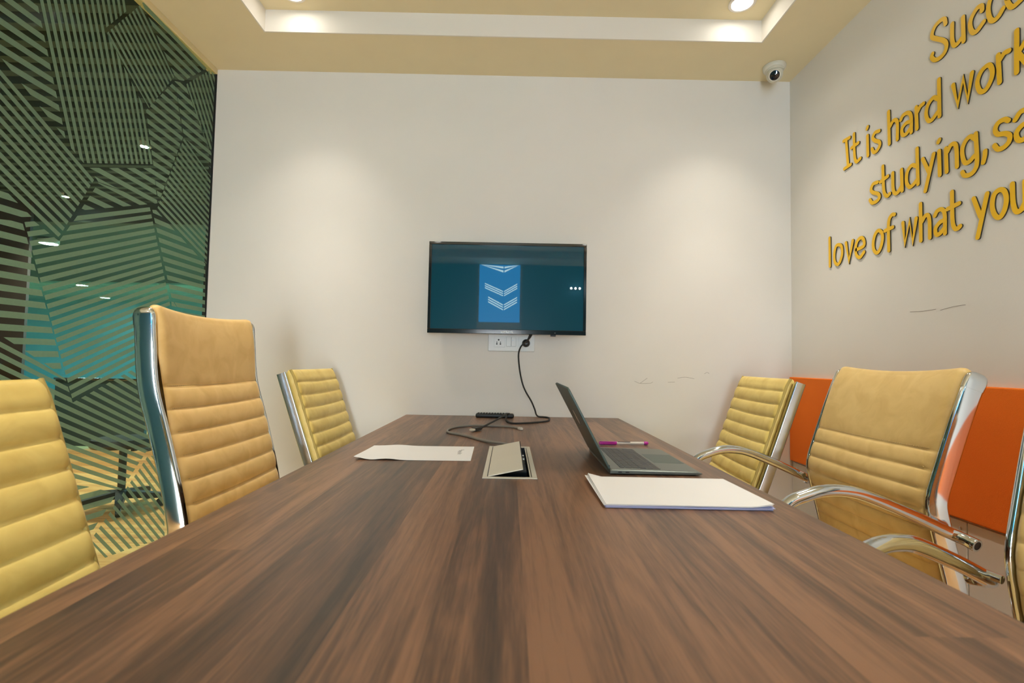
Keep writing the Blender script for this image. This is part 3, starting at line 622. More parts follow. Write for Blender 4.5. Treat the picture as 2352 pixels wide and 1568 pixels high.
SX0, SX1, SZ0, SZ1 = -.100, .122, 1.058, 1.140
t = thing('socket_plate', ((SX0 + SX1) / 2, YB, 1.06), 'white wall socket and switch plate just below the television', 'socket')
link('plate', box((SX0, YB - .010, SZ0), (SX1, YB - .0005, SZ1), .003), M['white'], t)
m1 = link('socket_module', box((-.072, YB - .0125, 1.077), (-.020, YB - .0095, 1.128), .001), M['white'], t)
for x, z, r in ((-.050, 1.112, .0040), (-.0585, 1.1005, .0026), (-.0415, 1.1005, .0026), (-.0585, 1.0925, .0036), (-.0415, 1.0925, .0036)):
    link('socket_hole', lathe(bmesh.new(), [(r, 0), (r, .0008), (r * .5, .0009)], (x, YB - .0122, z), (0, -1, 0), 14), M['dark'], m1)
for x in (-.013, .0105):
    s = link('rocker_switch', box((x, YB - .0145, 1.081), (x + .0225, YB - .0095, 1.127), .0018), M['white'], t)
    if x > 0: link('indicator', box((x + .004, YB - .0152, 1.108), (x + .009, YB - .0142, 1.114), .0003), M['blueind'], s, label='small lit indicator window')
m2 = link('socket_module', box((.046, YB - .0125, 1.077), (.104, YB - .0095, 1.128), .001), M['white'], t)

t = thing('power_plug', (.078, YB - .0125, 1.09), 'black plug pushed into the socket below the television with its lead going up', 'plug')
bm = lathe(bmesh.new(), [(.019, 0), (.019, .010), (.015, .022), (.008, .028)], (.080, YB - .0128, 1.098), (0, -1, 0), 20)
link('plug_body', bm, M['black'], t, True)
link('lead', tube(bmesh.new(), catmull([(.080, YB - .036, 1.098), (.085, YB - .044, 1.108), (.094, YB - .048, 1.128), (.104, YB - .046, 1.160)], 8), .0042), M['rubber'], t, True)

# ================================================================ table
X0, X1, Y0, Y1, TT = -.481, .5238, -1.0, 2.3165, .750
HX0, HX1, HY0, HY1 = -.046, .060, 1.080, 1.466           # cut-out for the power box
t = thing('conference_table', ((X0 + X1) / 2, .7, 0), 'long dark walnut laminate conference table filling the foreground', 'table')
bm = bmesh.new()
for lo, hi in (((X0, Y0), (X1, HY0)), ((X0, HY1), (X1, Y1)), ((X0, HY0), (HX0, HY1)), ((HX1, HY0), (X1, HY1))):
    bx(bm, (lo[0], lo[1], TT - .034), (hi[0], hi[1], TT))
link('table_top', bm, M['table'], t)
bm = bmesh.new()
bx(bm, (X0 - .0015, Y0, TT - .034), (X0, Y1, TT - .0006)); bx(bm, (X1, Y0, TT - .034), (X1 + .0015, Y1, TT - .0006))
link('edge_band', bm, M['tedge'], t)
for y in (-.80, .75, 2.20): link('leg_panel', box((-.09, y - .02, .0), (.14, y + .02, TT - .034), .002), M['table'], t)
link('modesty_panel', box((.0, -.78, .30), (.02, 2.18, TT - .034), .001), M['table'], t)

# power box let into the table top
t = thing('power_box', (.007, 1.27, TT), 'ivory metal power box set into the table with its lid half open', 'power box')
bm = bmesh.new(); fx0, fx1, fy0, fy1 = -.0535, .067, 1.070, 1.4745; th = .0022
for lo, hi in (((fx0, fy0), (fx1, fy0 + .012)), ((fx0, fy1 - .012), (fx1, fy1)), ((fx0, fy0 + .012), (fx0 + .011, fy1 - .012)), ((fx1 - .011, fy0 + .012), (fx1, fy1 - .012))):
    bx(bm, (lo[0], lo[1], TT + .0003), (hi[0], hi[1], TT + th), .0006)
link('frame', bm, M['ivory'], t)
bm = bmesh.new()
bx(bm, (HX0 + .001, HY0 + .001, TT - .064), (HX1 - .001, HY1 - .001, TT - .060))
bx(bm, (HX0 + .001, HY0 + .001, TT - .06), (HX0 + .003, HY1 - .001, TT - .001)); bx(bm, (HX1 - .003, HY0 + .001, TT - .06), (HX1 - .001, HY1 - .001, TT - .001))
bx(bm, (HX0 + .003, HY0 + .001, TT - .06), (HX1 - .003, HY0 + .003, TT - .001)); bx(bm, (HX0 + .003, HY1 - .003, TT - .06), (HX1 - .003, HY1 - .001, TT - .001))
link('well', bm, M['dark'], t)
bm = bmesh.new()                                                # lid hinged on its left edge
bx(bm, (0, 1.0835, -.0012), (.079, 1.4625, .0012), .0005)
bmesh.ops.transform(bm, matrix=Matrix.Translation((-.0415, 0, TT + .0022)) @ Matrix.Rotation(-math.radians(12), 4, 'Y'), verts=bm.verts)
lid = link('lid', bm, M['ivory'], t)
bm = bmesh.new()
for k in range(60):
    y = 1.09 + k * .0062; bx(bm, (.0795, y, -.0035), (.0815, y + .004, .001))
bmesh.ops.transform(bm, matrix=Matrix.Translation((-.0415, 0, TT + .0022)) @ Matrix.Rotation(-math.radians(12), 4, 'Y'), verts=bm.verts)
link('brush_strip', bm, M['rubber'], lid)
link('hinge', tube(bmesh.new(), [(-.0425, 1.084, TT + .0022), (-.0425, 1.462, TT + .0022)], .0011, 8), M['dark'], t)
link('divider', box((.0515, 1.084, TT - .004), (.0545, 1.462, TT + .0008)), M['ivory'], t)
for y0, y1, m in ((1.30, 1.345, 'black'), (1.355, 1.375, 'steel'), (1.38, 1.40, 'black'), (1.41, 1.425, 'steel'), (1.428, 1.452, 'black'), (1.20, 1.29, 'black')):
    link('socket_module', box((-.02, y0, TT - .03), (.050, y1, TT - .012), .002), M[m], t)

# network cable
def cable(bm, pts, r, per=10, seg=10): return tube(bm, resample(catmull(pts, per), .006), r, seg)
r = .0042
LAN2 = [(.012, 1.455, TT - .012), (.004, 1.468, TT + .006), (-.014, 1.492, TT + .0075), (-.055, 1.534, TT + .0055), (-.092, 1.582, .7544), (-.130, 1.64, .7544), (-.168, 1.685, .7544), (-.200, 1.715, .7544),
        (-.217, 1.76, .7544), (-.214, 1.83, .7544), (-.187, 1.89, .7544), (-.131, 1.927, .7544), (-.062, 1.925, .7544), (-.01, 1.915, .7544), (.024, 1.895, .7544), (.043, 1.862, .7546)]
t = thing('network_cable', (0, 1.7, TT), 'grey network cable looping out of the power box', 'cable')
link('jacket', cable(bmesh.new(), LAN2, r), M['grey'], t, 'all')
d = Vector((.014, -.028, 0)).normalized()
bm = bx(bmesh.new(), (-.006, 0, -.0035), (.006, .022, .0045), .001); bx(bm, (-.003, .004, .0045), (.003, .02, .0068), .0008)
bmesh.ops.transform(bm, matrix=Matrix.Translation((.043, 1.862, .7542)) @ Matrix.Rotation(math.atan2(-d.x, d.y), 4, 'Z'), verts=bm.verts)
link('plug', bm, M['clear'], t, label='clear plastic network plug')
# video lead
V1 = [(.112, 2.290, 1.160), (.106, 2.282, 1.140), (.094, 2.270, 1.120), (.072, 2.2645, 1.098), (.054, 2.270, 1.078), (.045, 2.288, 1.041), (.052, 2.295, .97), (.066, 2.297, .908), (.083, 2.298, .868), (.108, 2.297, .827), (.126, 2.296, .787), (.133, 2.294, .764),
      (.144, 2.285, .7545), (.166, 2.278, .7540), (.186, 2.255, .7540), (.188, 2.20, .7540), (.172, 2.12, .7540), (.117, 2.066, .7540), (.061, 2.030, .7540), (.021, 2.022, .7540), (-.001, 2.08, .7540), (-.008, 2.16, .756), (-.002, 2.205, .768),
      (-.004, 2.17, .778), (-.030, 2.04, .775), (-.069, 1.905, .767), (-.092, 1.848, .7605), (-.101, 1.826, .7600)]
t = thing('video_cable', (.06, 2.2, TT), 'black video cable hanging from the television onto the table', 'cable')
link('jacket', cable(bmesh.new(), V1, .0037), M['rubber'], t, 'all')
a = Vector((-.101, 1.826, .7585)); d = Vector((-.039, -.074, 0)).normalized(); Rz = Matrix.Rotation(math.atan2(-d.x, d.y), 4, 'Z')
mw = Matrix.Translation(a) @ Rz
bm = bx(bmesh.new(), (-.0105, .010, -.0065), (.0105, .050, .0065), .002); bx(bm, (-.006, -.004, -.0045), (.006, .010, .0045), .0015)
bmesh.ops.transform(bm, matrix=mw, verts=bm.verts); link('plug_body', bm, M['black'], t)
bm = bx(bmesh.new(), (-.0080, .050, -.0034), (.0080, .066, .0034), .0005); bmesh.ops.transform(bm, matrix=mw, verts=bm.verts)
link('plug_tip', bm, M['ivory'], t, label='silver metal plug tip')

# remote control lying across the far end of the table
t = thing('remote_control', (-.06, 2.255, TT), 'black remote control lying at the far end of the table below the socket', 'remote control')
bm = bx(bmesh.new(), (-.148, 2.232, TT + .0004), (.028, 2.277, TT + .019), .007, 4); link('body', bm, M['black'], t, True)
for i in range(12):
    for j in range(3):
        x = -.140 + i * .0128
        link('button', box((x, 2.2375 + j * .0125, TT + .0185), (x + .0088, 2.2455 + j * .0125, TT + .0212), .0012), M['rubber'], t)

# ================================================================ laptop (hinge on its left)
ang = -.014
t = thing('laptop', (.238, 1.127, TT), 'open grey laptop turned sideways on the table, screen leaning left', 'laptop')
LM = Matrix.Translation((.238, 1.127, TT)) @ Matrix.Rotation(ang + .008, 4, 'Z')
def lap(name, bm, m, par, smooth=False, label=None):
    bmesh.ops.transform(bm, matrix=LM, verts=bm.verts); return link(name, bm, m, par, smooth, label=label)
LW, LD = .2124, .3041      # front-to-back along x, width along y
bm = bmesh.new()
prof = [(0, .0012), (0, .0118), (.004, .0128), (.200, .0095), (.2105, .0072), (LW, .0050), (.209, .0030), (.190, .0012)]
rings(bm, [[Vector((p[0], y, p[1] * s + (1 - s) * .006)) for p in prof] for y, s in ((0, .55), (.0025, .9), (.006, 1), (LD - .006, 1), (LD - .0025, .9), (LD, .55))])
base = lap('base', bm, M['laptop'], t)
for i in range(2): lap('port', box((.018 + i * .017, -.0004, .0052), (.027 + i * .017, .001, .0082), .0012), M['dark'], base)
for y in (.03, LD - .03):
    for x in (.03, .18): lap('rubber_foot', lathe(bmesh.new(), [(.006, .0), (.006, .0014)], (x, y, 0), seg=14), M['rubber'], base)
def topz(x): return .0128 - (x - .004) * (.0033 / .196)
kb = lap('keyboard', (lambda b_: b_)(box((.026, .018, topz(.08) - .0022), (.121, LD - .018, topz(.08) + .0001))), M['glassdark'], t)
# rows of keys run along y; row depth along x
rows = [(.0275, .010, 14, None), (.0395, .0155, 14, None), (.0565, .0155, 14, None), (.0735, .0155, 13, None), (.0905, .0155, 12, None), (.1065, .0130, 9, 'space')]
for x, dpt, n, sp in rows:
    W = LD - .040; y = .020
    ws = [1.0] * n
    if sp: ws = [1, 1, 1, 1.25, 5.2, 1.25, 1, 1, 1]
    elif n == 13: ws = [1.8] + [1] * 11 + [1.8]
    elif n == 12: ws = [2.2] + [1] * 10 + [2.2]
    elif x > .05: ws = [1.5] + [1] * 13
    k_ = W / sum(ws)
    for q in ws:
        z = topz(x + dpt / 2)
        lap('key', box((x, y + .0009, z - .0006), (x + dpt, y + q * k_ - .0009, z + .0008), .0004, 1), M['key'], kb)
        y += q * k_
bm = box((.128, .095, 0), (.203, .209, .0004), .0001, 1)
for v in bm.verts: v.co.z += topz(v.co.x) - .0001
lap('trackpad', bm, M['lid'], t)
# lid
dz, dx = .1850, -.0990; Lh = math.hypot(dx, dz); ll = .2100
ux = Vector((dx / Lh, 0, dz / Lh)); un = Vector((-dz / Lh, 0, dx / Lh))   # un points to the outer (left) side
def lidm(o): return Matrix(((o[0].x, 0, un.x, 0.0), (0, 1, 0, 0), (ux.z, 0, un.z, .0125), (0, 0, 0, 1)))
LT = Matrix(((ux.x, 0, un.x, 0.001), (0, 1, 0, 0), (ux.z, 0, un.z, .0135), (0, 0, 0, 1)))
def lidp(name, bm, m, par, label=None):
    bmesh.ops.transform(bm, matrix=LM @ LT, verts=bm.verts); return link(name, bm, m, par, True, label=label)
bm = bmesh.new(); R_ = .010; pts = []
for cx, cy, a0 in ((ll - R_, LD - R_, 0), (R_ * .3, LD - R_ * .3, PI / 2), (R_ * .3, R_ * .3, PI), (ll - R_, R_, 3 * PI / 2)):
    rr = R_ if cx > .1 else R_ * .3
    pts += [(cx + rr * math.cos(a0 + k * PI / 10), cy + rr * math.sin(a0 + k * PI / 10)) for k in range(6)]
rings(bm, [[Vector((p[0], p[1], z)) for p in [((q[0] - ll / 2) * s + ll / 2, (q[1] - LD / 2) * s + LD / 2) for q in pts]] for z, s in ((0, .997), (.0008, 1), (.0040, 1), (.0052, .994))])
ld = lidp('lid', bm, M['lid'], t)
lidp('display', box((.012, .006, -.0006), (ll - .006, LD - .006, .0006)), M['glassdark'], ld)
bm = bmesh.new()
bm.faces.new([bm.verts.new((.118 + .021 * math.cos(k * PI / 12), LD / 2 + .016 * math.sin(k * PI / 12), .0054)) for k in range(24)])
lidp('emblem', bm, M['lidmark'], ld, 'pale round mark on the lid')
lap('hinge', tube(bmesh.new(), [(.001, .03, .0125), (.001, LD - .03, .0125)], .0045, 12), M['black'], t)

# ================================================================ pen and paper
t = thing('ballpoint_pen', (.366, 1.545, TT), 'clear ballpoint pen with magenta cap and end behind the laptop', 'pen')
a = Vector((.288, 1.538, TT + .0062)); d = Vector((.156, .014, 0)).normalized()
def along(prof): return lathe(bmesh.new(), prof, a, d, 18)
link('cap', along([(.001, 0), (.0040, .001), (.0052, .006), (.0056, .056), (.0050, .057)]), M['magenta'], t, True)
link('barrel', along([(.0040, .0565), (.0043, .058), (.0043, .145), (.0040, .1455)]), M['barrel'], t, True)
link('end_plug', along([(.0042, .1455), (.0054, .147), (.0056, .156), (.0030, .160)]), M['magenta'], t, True)
link('refill', along([(.0016, .056), (.0016, .1454)]), M['black'], t, True) if False else None
bm = bx(bmesh.new(), (.288 + .002, 1.5336, TT + .0108), (.288 + .050, 1.5376, TT + .0124), .0006); link('clip', bm, M['magenta'], t)
bm = bx(bmesh.new(), (.288 + .060, 1.5408, TT + .0096), (.288 + .100, 1.5452, TT + .0107), .0003); link('print_line', bm, M['ink'], t)
def sheet(name, corner, ang, zf, m, label, group=None, w_=.297, h_=.210, nx=36, ny=26, th=.0004):
    bm = bmesh.new(); g = {}
    R2 = Matrix.Rotation(ang, 4, 'Z')
    for s in (0, 1):
        for i in range(nx + 1):
            for j in range(ny + 1):
                u, v = i / nx, j / ny; p = R2 @ Vector((u * w_, v * h_, 0))
                g[s, i, j] = bm.verts.new((corner[0] + p.x, corner[1] + p.y, zf(u, v) + s * th))
    for i in range(nx):
        for j in range(ny):
            for s in (0, 1): bm.faces.new((g[s, i, j], g[s, i + 1, j], g[s, i + 1, j + 1], g[s, i, j + 1]))
    edge = [(i, 0) for i in range(nx)] + [(nx, j) for j in range(ny)] + [(i, ny) for i in range(nx, 0, -1)] + [(0, j) for j in range(ny, 0, -1)]
    for k in range(len(edge)):
        p, q = edge[k], edge[(k + 1) % len(edge)]
        bm.faces.new((g[0, p[0], p[1]], g[0, q[0], q[1]], g[1, q[0], q[1]], g[1, p[0], p[1]]))
    o = link(name, bm, m, None, True); tag(o, label, 'paper', group); return o
def z_left(u, v):
    c = max(0, (.16 - u) / .16)
    wav = .0035 * math.exp(-((u - .28) / .10) ** 2) * max(0, 1 - 2.2 * v)
    return TT + .0006 + .010 * c ** 1.5 * (1 - v) ** 1.2 * (1 if u > .03 else .8) + wav + .003 * math.exp(-((u - .25) / .12) ** 2) * max(0, 2.2 * v - 1.2)
sl = sheet('paper_sheet', (-.390, 1.247), .026, z_left, M['paper'], 'single white sheet with a curled corner on the left of the table')
bm = bmesh.new()
for k in range(7):
    x, y = -.131 + random.uniform(-.004, .004), 1.345 + k * .010
    for q in range(3):
        tube(bm, [(x - .004 + q * .003, y + random.uniform(-.003, .003), TT + .0012), (x - .001 + q * .003, y + random.uniform(-.003, .004), TT + .0012)], .0004, 5)
link('handwriting', bm, M['ink'], sl)
for k in range(7):
    z0 = TT + .0006 + k * .0010
    top = k == 6
    ra = {0: -.010, 1: -.004, 2: -.013, 3: -.002, 4: .006, 5: -.014, 6: -.010}[k]
    cx, cy = .176 + (0 if top else random.uniform(-.0015, .0015)), .868 + (0 if top else random.uniform(-.002, .001))
    if k == 4: cx, cy = .1725, .8685
    if k == 5: cx, cy = .1738, .8680
    def zf(u, v, z0=z0, k=k, top=top):
        lift = .0012 * k * max(0, (.10 - u) / .10) * v * (1.0 if k >= 4 else .3)
        return z0 + lift + (.0009 * k * max(0, (u - .88) / .12) * (1 - v))
    lb = 'blank white topmost sheet of the paper pile before the laptop' if top else ('white sheet under the topmost, its left edge sticking out of the pile before the laptop' if k == 5 else ('white sheet third from the top of the pile before the laptop' if k == 4 else 'white sheet tinted with bluish shade in the lower part of the paper pile before the laptop'))
    sheet('paper_sheet', (cx, cy), ra, zf, M['paper'] if k >= 4 else M['papershade'], lb, 'paper pile before the laptop', nx=20, ny=14)

# ================================================================ security camera on the ceiling
t = thing('security_camera', (1.215, 2.200, ZC), 'white dome security camera on the ceiling in the far right corner', 'camera')
o = (1.215, 2.200, ZC)
link('mounting_ring', lathe(bmesh.new(), [(.049, -.0005), (.050, -.004), (.048, -.014), (.043, -.022), (.036, -.026)], o, seg=40), M['cctv'], t, True)
c = Vector((1.212, 2.192, ZC - .045)); d = (Vector((0, 0, 1.15)) - c).normalized(); d = (d + Vector((0, 0, -.12))).normalized()
bm = bmesh.new(); bmesh.ops.create_uvsphere(bm, u_segments=32, v_segments=18, radius=.035); bmesh.ops.translate(bm, verts=bm.verts, vec=c)
link('turret', bm, M['cctv'], t, True)
link('collar', lathe(bmesh.new(), [(.0375, -.016), (.039, -.008), (.037, -.004)], c + Vector((0, 0, .030)), seg=36), M['cctv'], t, True)
link('lens_tube', lathe(bmesh.new(), [(.026, .018), (.027, .034), (.025, .039), (.021, .039), (.0205, .036)], c, d, 36), M['cctv'], t, True)
ln = link('lens_window', lathe(bmesh.new(), [(.0205, .033), (.0205, .037), (.016, .0385), (.001, .0395)], c, d, 36), M['lens'], t, True)
link('lens', lathe(bmesh.new(), [(.008, .039), (.008, .0405), (.005, .0415), (.0006, .0412)], c, d, 24), M['bezel'], ln, True)
# ================================================================ chairs (built facing +x, base at the origin)
def prof_line(pts, step=.004):
    return [Vector((p.x, p.z)) for p in resample(catmull([(a, 0, b) for a, b in pts], 14), step)]
def normals(P):
    out = []
    for i in range(len(P)):
        d = (P[min(i + 1, len(P) - 1)] - P[max(i - 1, 0)]).normalized(); out.append(Vector((d.y, -d.x)))   # towards the sitter for a line that runs upward
    return out
def bar(P, N, y0, lat, dep, off, bev=.005, wedge=0.0, cap=False):
    """flat chrome upright following the back; section rounded; front face at distance off in front of the line"""
    bm = bmesh.new(); loops = []
    sec = []
    for cx, cy, a0 in ((off - bev, lat / 2 - bev, 0), (off - dep + bev, lat / 2 - bev, PI / 2), (off - dep + bev, -lat / 2 + bev, PI), (off - bev, -lat / 2 + bev, 3 * PI / 2)):
        sec += [(cx + bev * math.cos(a0 + k * PI / 8), cy + bev * math.sin(a0 + k * PI / 8)) for k in range(5)]
    sg = 1 if y0 > 0 else -1                      # the outer face leans so that the bar is thinner at its front
    sec = [(s, l - (sg * wedge * (s - off + dep) / dep if l * sg > 0 else 0)) for s, l in sec]
    for p, n in zip(P, N): loops.append([Vector((p.x + n.x * s, y0 + l, p.y + n.y * s)) for s, l in sec])
    rings(bm, loops)
    # rounded cap: the same section shrinking upward from the end of the upright
    if cap:
        bm2 = bmesh.new(); pc, nc = P[-1], N[-1]; up = Vector((-nc.y, nc.x)); loops = []
        cs = sum(s for s, l in sec) / len(sec); cl = sum(l for s, l in sec) / len(sec)
        for h, f in ((-.022, 1.05), (.0, 1.05), (.008, .99), (.015, .86), (.020, .62), (.0225, .25)):
            loops.append([Vector((pc.x + up.x * h + nc.x * (cs + (s - cs) * f), y0 + cl + (l - cl) * f, pc.y + up.y * h + nc.y * (cs + (s - cs) * f))) for s, l in sec])
        rings(bm2, loops); return bm, bm2
    return bm
def sling(P, N, W, seams, fb, bb, fo, bo, sag, roll=0.0, edge=.10):
    """upholstered back: pillows between the seams, rounded sides, rolled top"""
    bm = bmesh.new(); nv = 27
    vs_ = [-math.cos(PI * k / (nv - 1)) for k in range(nv)]
    vs_ = [math.copysign(abs(v) ** .8, v) for v in vs_]
    ztop = P[-1].y; sm = [ztop + .006] + seams
    def pil(z):
        for a, b in zip(sm, sm[1:]):
            if b <= z <= a:
                u = (z - b) / (a - b); return max(0, 4 * u * (1 - u)) ** .42, (a - b)
        return 0, 0
    loop = []
    # (centre point, normal offset builder) going up the front, over the top, down the back
    nP = len(P)
    def surf(v):
        e = 1 - edge; av = abs(v)
        k = 1.0 if av < e else math.sqrt(max(0, 1 - ((av - e) / edge) ** 2))
        dip = (1 - v * v)
        out = []
        mid = (fo - bo) / 2
        def fr(i):
            p, n = P[i], N[i]; b, h = pil(p.y + .004 * dip - .002); f = fo + fb * b * min(1, h / .055)
            hd = sag * dip * max(0, (p.y - (seams[0] - .03)) / (ztop - seams[0] + .03)) if sag else 0
            return (mid + (f - mid) * k) - hd
        def bk(i):
            p, n = P[i], N[i]; b, h = pil(p.y); bb_ = bo + bb * b * min(1, h / .055)
            hd = sag * dip * max(0, (p.y - (seams[0] - .03)) / (ztop - seams[0] + .03)) if sag else 0
            return (mid - (bb_ + mid) * k) - hd
        zs = -(.012 * dip if sag else 0)
        for i in range(nP): q = P[i] + N[i] * fr(i); out.append((q.x, q.y + zs * max(0, 1 - (nP - 1 - i) / 20)))
        a = P[-1] + N[-1] * fr(nP - 1); b = P[-1] + N[-1] * bk(nP - 1); c = (a + b) / 2; rr = (a - b).length / 2
        up = Vector((-N[-1].y, N[-1].x)); ax = (a - b).normalized()
        for j in range(1, 9):
            th = PI * j / 9; q = c + ax * rr * math.cos(th) + up * (rr + roll) * math.sin(th); out.append((q.x, q.y + zs))
        for i in range(nP - 1, -1, -1): q = P[i] + N[i] * bk(i); out.append((q.x, q.y + zs * max(0, 1 - (nP - 1 - i) / 20)))
        return out
    loops = [[Vector((x, v * W / 2, z)) for x, z in surf(v)] for v in vs_]
    rings(bm, loops, cap=True); return bm
def seat_bm(x0, x1, W, z0, z1):
    bm = bmesh.new(); bx(bm, (x0, -W / 2, z0), (x1, W / 2, z1), .024, 4)
    for v in bm.verts:
        u = (v.co.x - x0) / (x1 - x0)
        v.co.z -= .030 * max(0, (u - .75) / .25) ** 2
        if v.co.z > (z0 + z1) / 2: v.co.z += .008 * (1 - (2 * v.co.y / W) ** 2)
    return bm
def under(t, zs):
    """pedestal: mechanism, gas column, five-star base, castors"""
    link('tilt_mechanism', box((-.10, -.09, zs - .055), (.12, .09, zs - .001), .010), M['black'], t)
    link('gas_column', lathe(bmesh.new(), [(.026, .10), (.026, .30), (.014, .302), (.014, zs - .05)], seg=20), M['black'], t, True)
    bm = lathe(bmesh.new(), [(.045, .085), (.045, .13), (.034, .14), (.028, .14)], seg=24)
    for k in range(5):
        a = 2 * PI * k / 5 + .3; u = Vector((math.cos(a), math.sin(a), 0)); s = Vector((-u.y, u.x, 0)); loops = []
        for r_, w_, zt, zb in ((.035, .026, .132, .088), (.15, .020, .108, .078), (.245, .015, .082, .062), (.26, .010, .078, .064)):
            p = u * r_; loops.append([p + s * w_ + Vector((0, 0, zb)), p + s * w_ * .8 + Vector((0, 0, zt)), p - s * w_ * .8 + Vector((0, 0, zt)), p - s * w_ + Vector((0, 0, zb))])
        rings(bm, loops)
    link('star_base', bm, M['chrome'], t, True)
    for k in range(5):
        a = 2 * PI * k / 5 + .3; u = Vector((math.cos(a), math.sin(a), 0)); s = Vector((-u.y, u.x, 0)); c = u * .245 + Vector((0, 0, .026)) + s * .010
        bm = bmesh.new()
        for q in (-1, 1): lathe(bm, [(.012, -.009), (.026, -.008), (.026, .006), (.020, .009)], c + u * 0 + u.cross(Vector((0, 0, 1))) * 0 + s.cross(Vector((0, 0, 1))) * (.013 * q), u * q, 18)
        lathe(bm, [(.008, .0), (.008, .040)], u * .245 + Vector((0, 0, .026)), (0, 0, 1), 10)
        link('caster', bm, M['black'], t, True)

# ---- high-backed chair with chrome side frames
def executive(name, label, pts, seams, zs, lea, arms, W=.460):
    t = thing(name, (0, 0, 0), label, 'chair', None, True)
    P = prof_line(pts); N = normals(P)
    for s in (-1, 1):
        y = s * (W / 2 + .0125); k = len(P) - 6
        fr_, cp_ = bar(P[:k], N[:k], y, .024, .043, .006, .0055, .0130, True)
        b = link('side_frame', fr_, M['chrome'], t, True); link('frame_cap', cp_, M['chrome'], b, True)
    back = link('backrest', sling(P[8:-2], N[8:-2], W, seams, .010, .006, .006, .022, .004 if arms else .016), lea, t, 'all')
    # stitching along the seams
    bm = bmesh.new()
    for sz in seams:
        i = min(range(len(P)), key=lambda k: abs(P[k].y - (sz + .003)))
        n_ = 62
        for k in range(n_):
            v = -1 + 2 * (k + .5) / n_
            if abs(v) > .94: continue
            dip = .004 * (1 - v * v) - .002
            p = P[i] + N[i] * (.0062 + .0042)
            bx(bm, (p.x - .001, v * W / 2 - .0024, p.y - dip - .0004), (p.x + .0008, v * W / 2 + .0024, p.y - dip + .0006))
    link('stitching', bm, M['thread'], back)
    link('seat', seat_bm(-.225, .245, W, zs - .075, zs), lea, t, True)
    bmx = bmesh.new()
    for s in (-1, 1): bx(bmx, (-.265, s * (W / 2 + .0125) - .010, zs - .075), (.20, s * (W / 2 + .0125) + .010, zs - .045), .005)
    bx(bmx, (-.05, -W / 2 - .01, zs - .088), (.05, W / 2 + .01, zs - .074), .003)
    link('seat_frame', bmx, M['chrome'], t, True)
    if arms:
        for s in (-1, 1):
            y = s * (W / 2 + .042)
            c = [(.10, zs - .06), (.17, zs + .02), (.185, zs + .10), (.175, zs + .165), (.137, .684), (.10, .702), (.053, .715), (.002, .7155), (-.049, .704), (-.15, .664), (-.225, .630)]
            pts3 = [(a, y, b) for a, b in c] + [(-.248, y + s * .006, .620), (-.262, y + s * .024, .613), (-.266, y + s * .042, .609)]
            A = link('armrest', tube(bmesh.new(), catmull(pts3, 8), .0142, 18), M['chrome'], t, True)
            d = (Vector(pts3[-1]) - Vector(pts3[-2])).normalized(); e_ = Vector(pts3[-1])
            link('tube_end', lathe(bmesh.new(), [(.0146, -.012), (.0152, .001), (.0145, .0022), (.0100, .0024), (.0098, -.001)], e_, d, 24), M['chrome'], A, True)
            link('tube_hole', lathe(bmesh.new(), [(.0098, -.002), (.0098, .0016), (.0004, .0016)], e_, d, 20), M['dark'], A)
            link('clamp', tube(bmesh.new(), [(-.215, y - s * .030, .645 - .006), (-.215, y - s * .006, .641)], .0075, 14), M['chrome'], A, True)
    under(t, zs - .075)
    return t
SE_T = [.924 - .058 * k for k in range(8)]
tall = executive('executive_chair', 'tall tan high-backed chair with chrome frame on the left of the table',
    [(-.262, .43), (-.243, .50), (-.228, .57), (-.237, .633), (-.260, .727), (-.289, .830), (-.312, .905), (-.323, .965), (-.331, 1.05), (-.339, 1.125)], SE_T, .52, M['tleather'], False)
tall.location = (-.553, 1.447, 0)
SE_R = [.800 - .0455 * k for k in range(8)]
RP = [(-.280, .40), (-.262, .50), (-.238, .600), (-.225, .665), (-.228, .705), (-.245, .760), (-.277, .855), (-.310, .945), (-.336, 1.004)]
r2 = executive('executive_chair', 'sand coloured high-backed chair with chrome arms on the right, in front of the orange board', RP, SE_R, .47, M['oleather'], True)
r2.location = (.800, 1.425, 0); r2.rotation_euler = (0, 0, PI)
r3 = dup(r2, (.745, .562, 0), PI + .33, 'chrome armed chair cut off by the right edge of the photo')
for o_ in (r2, r3): o_['group'] = 'armed high-backed chairs on the right'

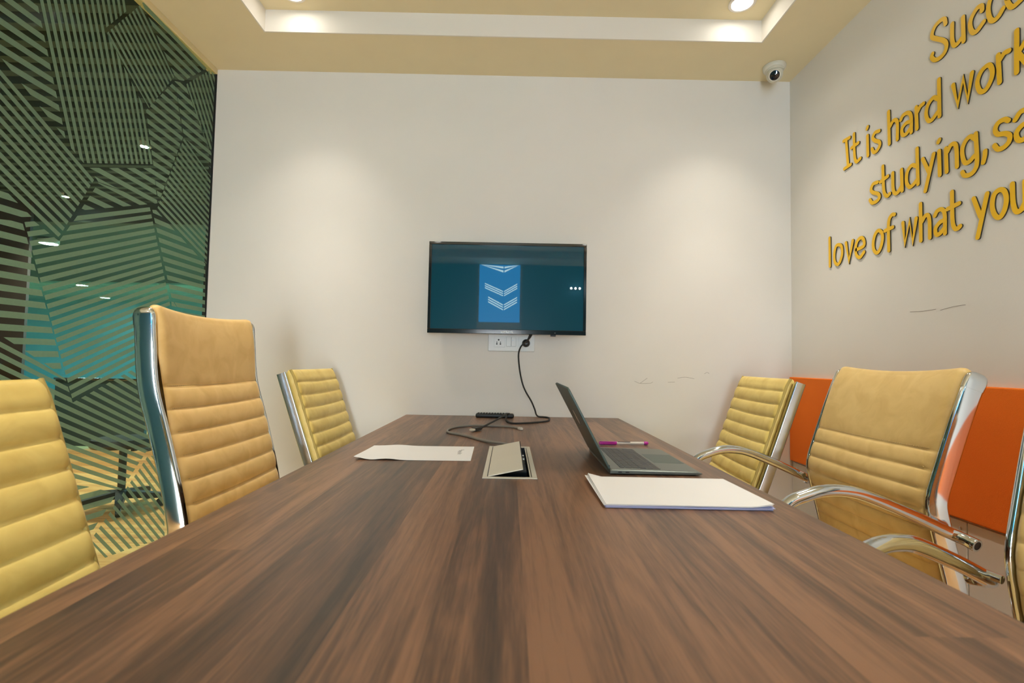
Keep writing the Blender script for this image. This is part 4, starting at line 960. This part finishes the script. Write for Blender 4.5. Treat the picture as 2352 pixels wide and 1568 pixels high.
# ---- low-backed ribbed chair
def ribbed(name, label):
    W = .425
    t = thing(name, (0, 0, 0), label, 'chair', 'yellow ribbed chairs', True)
    pts = [(-.228, .44), (-.226, .48), (-.240, .545), (-.272, .637), (-.313, .755), (-.345, .850), (-.374, .935)]
    P = prof_line(pts); N = normals(P)
    seams = [.912 - .0475 * k for k in range(11)]
    back = link('backrest', sling(P[4:], N[4:], W, seams, .013, .008, .010, .016, 0.0, .012, .06), M['yleather'], t, 'all')
    for s in (-1, 1):
        y = s * (W / 2 + .006)
        up = (P[-1] - P[-2]).normalized(); P2 = P + [P[-1] + up * .008 * j for j in (1, 2, 3)]; N2 = N + [N[-1]] * 3
        link('side_bar', bar(P2, N2, y, .011, .034, -.009, .003), M['steel'], t, True)
        link('piping', tube(bmesh.new(), [(P[i].x + N[i].x * .010, s * (W / 2 - .006), P[i].y + N[i].y * .010) for i in range(6, len(P), 3)] + [(P[-1].x - .004, s * (W / 2 - .006), P[-1].y + .028)], .0052, 10), M['thread_y'], back, True)
        c = [(-.20, .50), (-.205, .585)]
        A = link('armrest', (lambda b_: b_)(bx(bmesh.new(), (-.03, s * (W / 2 + .027) - .017, .632), (.22, s * (W / 2 + .027) + .017, .656), .010, 4)), M['black'], t, True)
        link('arm_support', tube(bmesh.new(), catmull([(.10, s * (W / 2 + .027), .632), (.09, s * (W / 2 + .029), .56), (.02, s * (W / 2 + .024), .45), (-.03, s * (W / 2 - .04), .405)], 8), .011, 12), M['black'], A, True)
        link('bracket', box((-.262, s * (W / 2 + .009) - .006, .50), (-.195, s * (W / 2 + .009) + .006, .565), .005), M['black'], t)
    link('seat', seat_bm(-.225, .235, W, .405, .475), M['yleather'], t, True)
    bmx = bx(bmesh.new(), (-.25, -W / 2 - .011, .390), (.20, W / 2 + .011, .4045), .004)
    link('seat_frame', bmx, M['black'], t)
    under(t, .390)
    return t
l3 = ribbed('office_chair', 'yellow ribbed low-backed chair at the far left beside the back wall')
l3.location = (-.434, 2.022, 0)
l1 = dup(l3, (-.378, .583, 0), 0, 'yellow ribbed low-backed chair nearest the camera on the left')
r1 = dup(l3, (.652, 1.975, 0), PI - math.radians(4), 'yellow ribbed low-backed chair in the far right corner before the orange board')

# black castored stool base standing in the hall, seen low through the glass
t = thing('swivel_stool', (-2.55, 3.27, 0), 'black castored stool on the oak floor of the hall behind the glass', 'stool', None, True)
link('seat', lathe(bmesh.new(), [(.05, .40), (.17, .405), (.185, .43), (.17, .46), (.03, .465)], seg=28), M['black'], t, True)
link('column', lathe(bmesh.new(), [(.022, .09), (.022, .40)], seg=16), M['black'], t, True)
bm = bmesh.new()
for k in range(5):
    a = 2 * PI * k / 5; u = Vector((math.cos(a), math.sin(a), 0)); s = Vector((-u.y, u.x, 0))
    rings(bm, [[u * r_ + s * w_ + Vector((0, 0, z0)), u * r_ + s * w_ + Vector((0, 0, z1)), u * r_ - s * w_ + Vector((0, 0, z1)), u * r_ - s * w_ + Vector((0, 0, z0))] for r_, w_, z0, z1 in ((.01, .03, .07, .12), (.24, .018, .055, .085))])
link('star_base', bm, M['black'], t)
for k in range(5):
    a = 2 * PI * k / 5; u = Vector((math.cos(a), math.sin(a), 0))
    link('caster', lathe(bmesh.new(), [(.02, -.014), (.028, -.012), (.028, .012), (.02, .014)], u * .23 + Vector((0, 0, .028)), Vector((-u.y, u.x, 0)), 16), M['black'], t, True)
t.location = (-2.55, 3.27, 0); t.rotation_euler = (0, 0, .3)
bpy.context.view_layer.update()
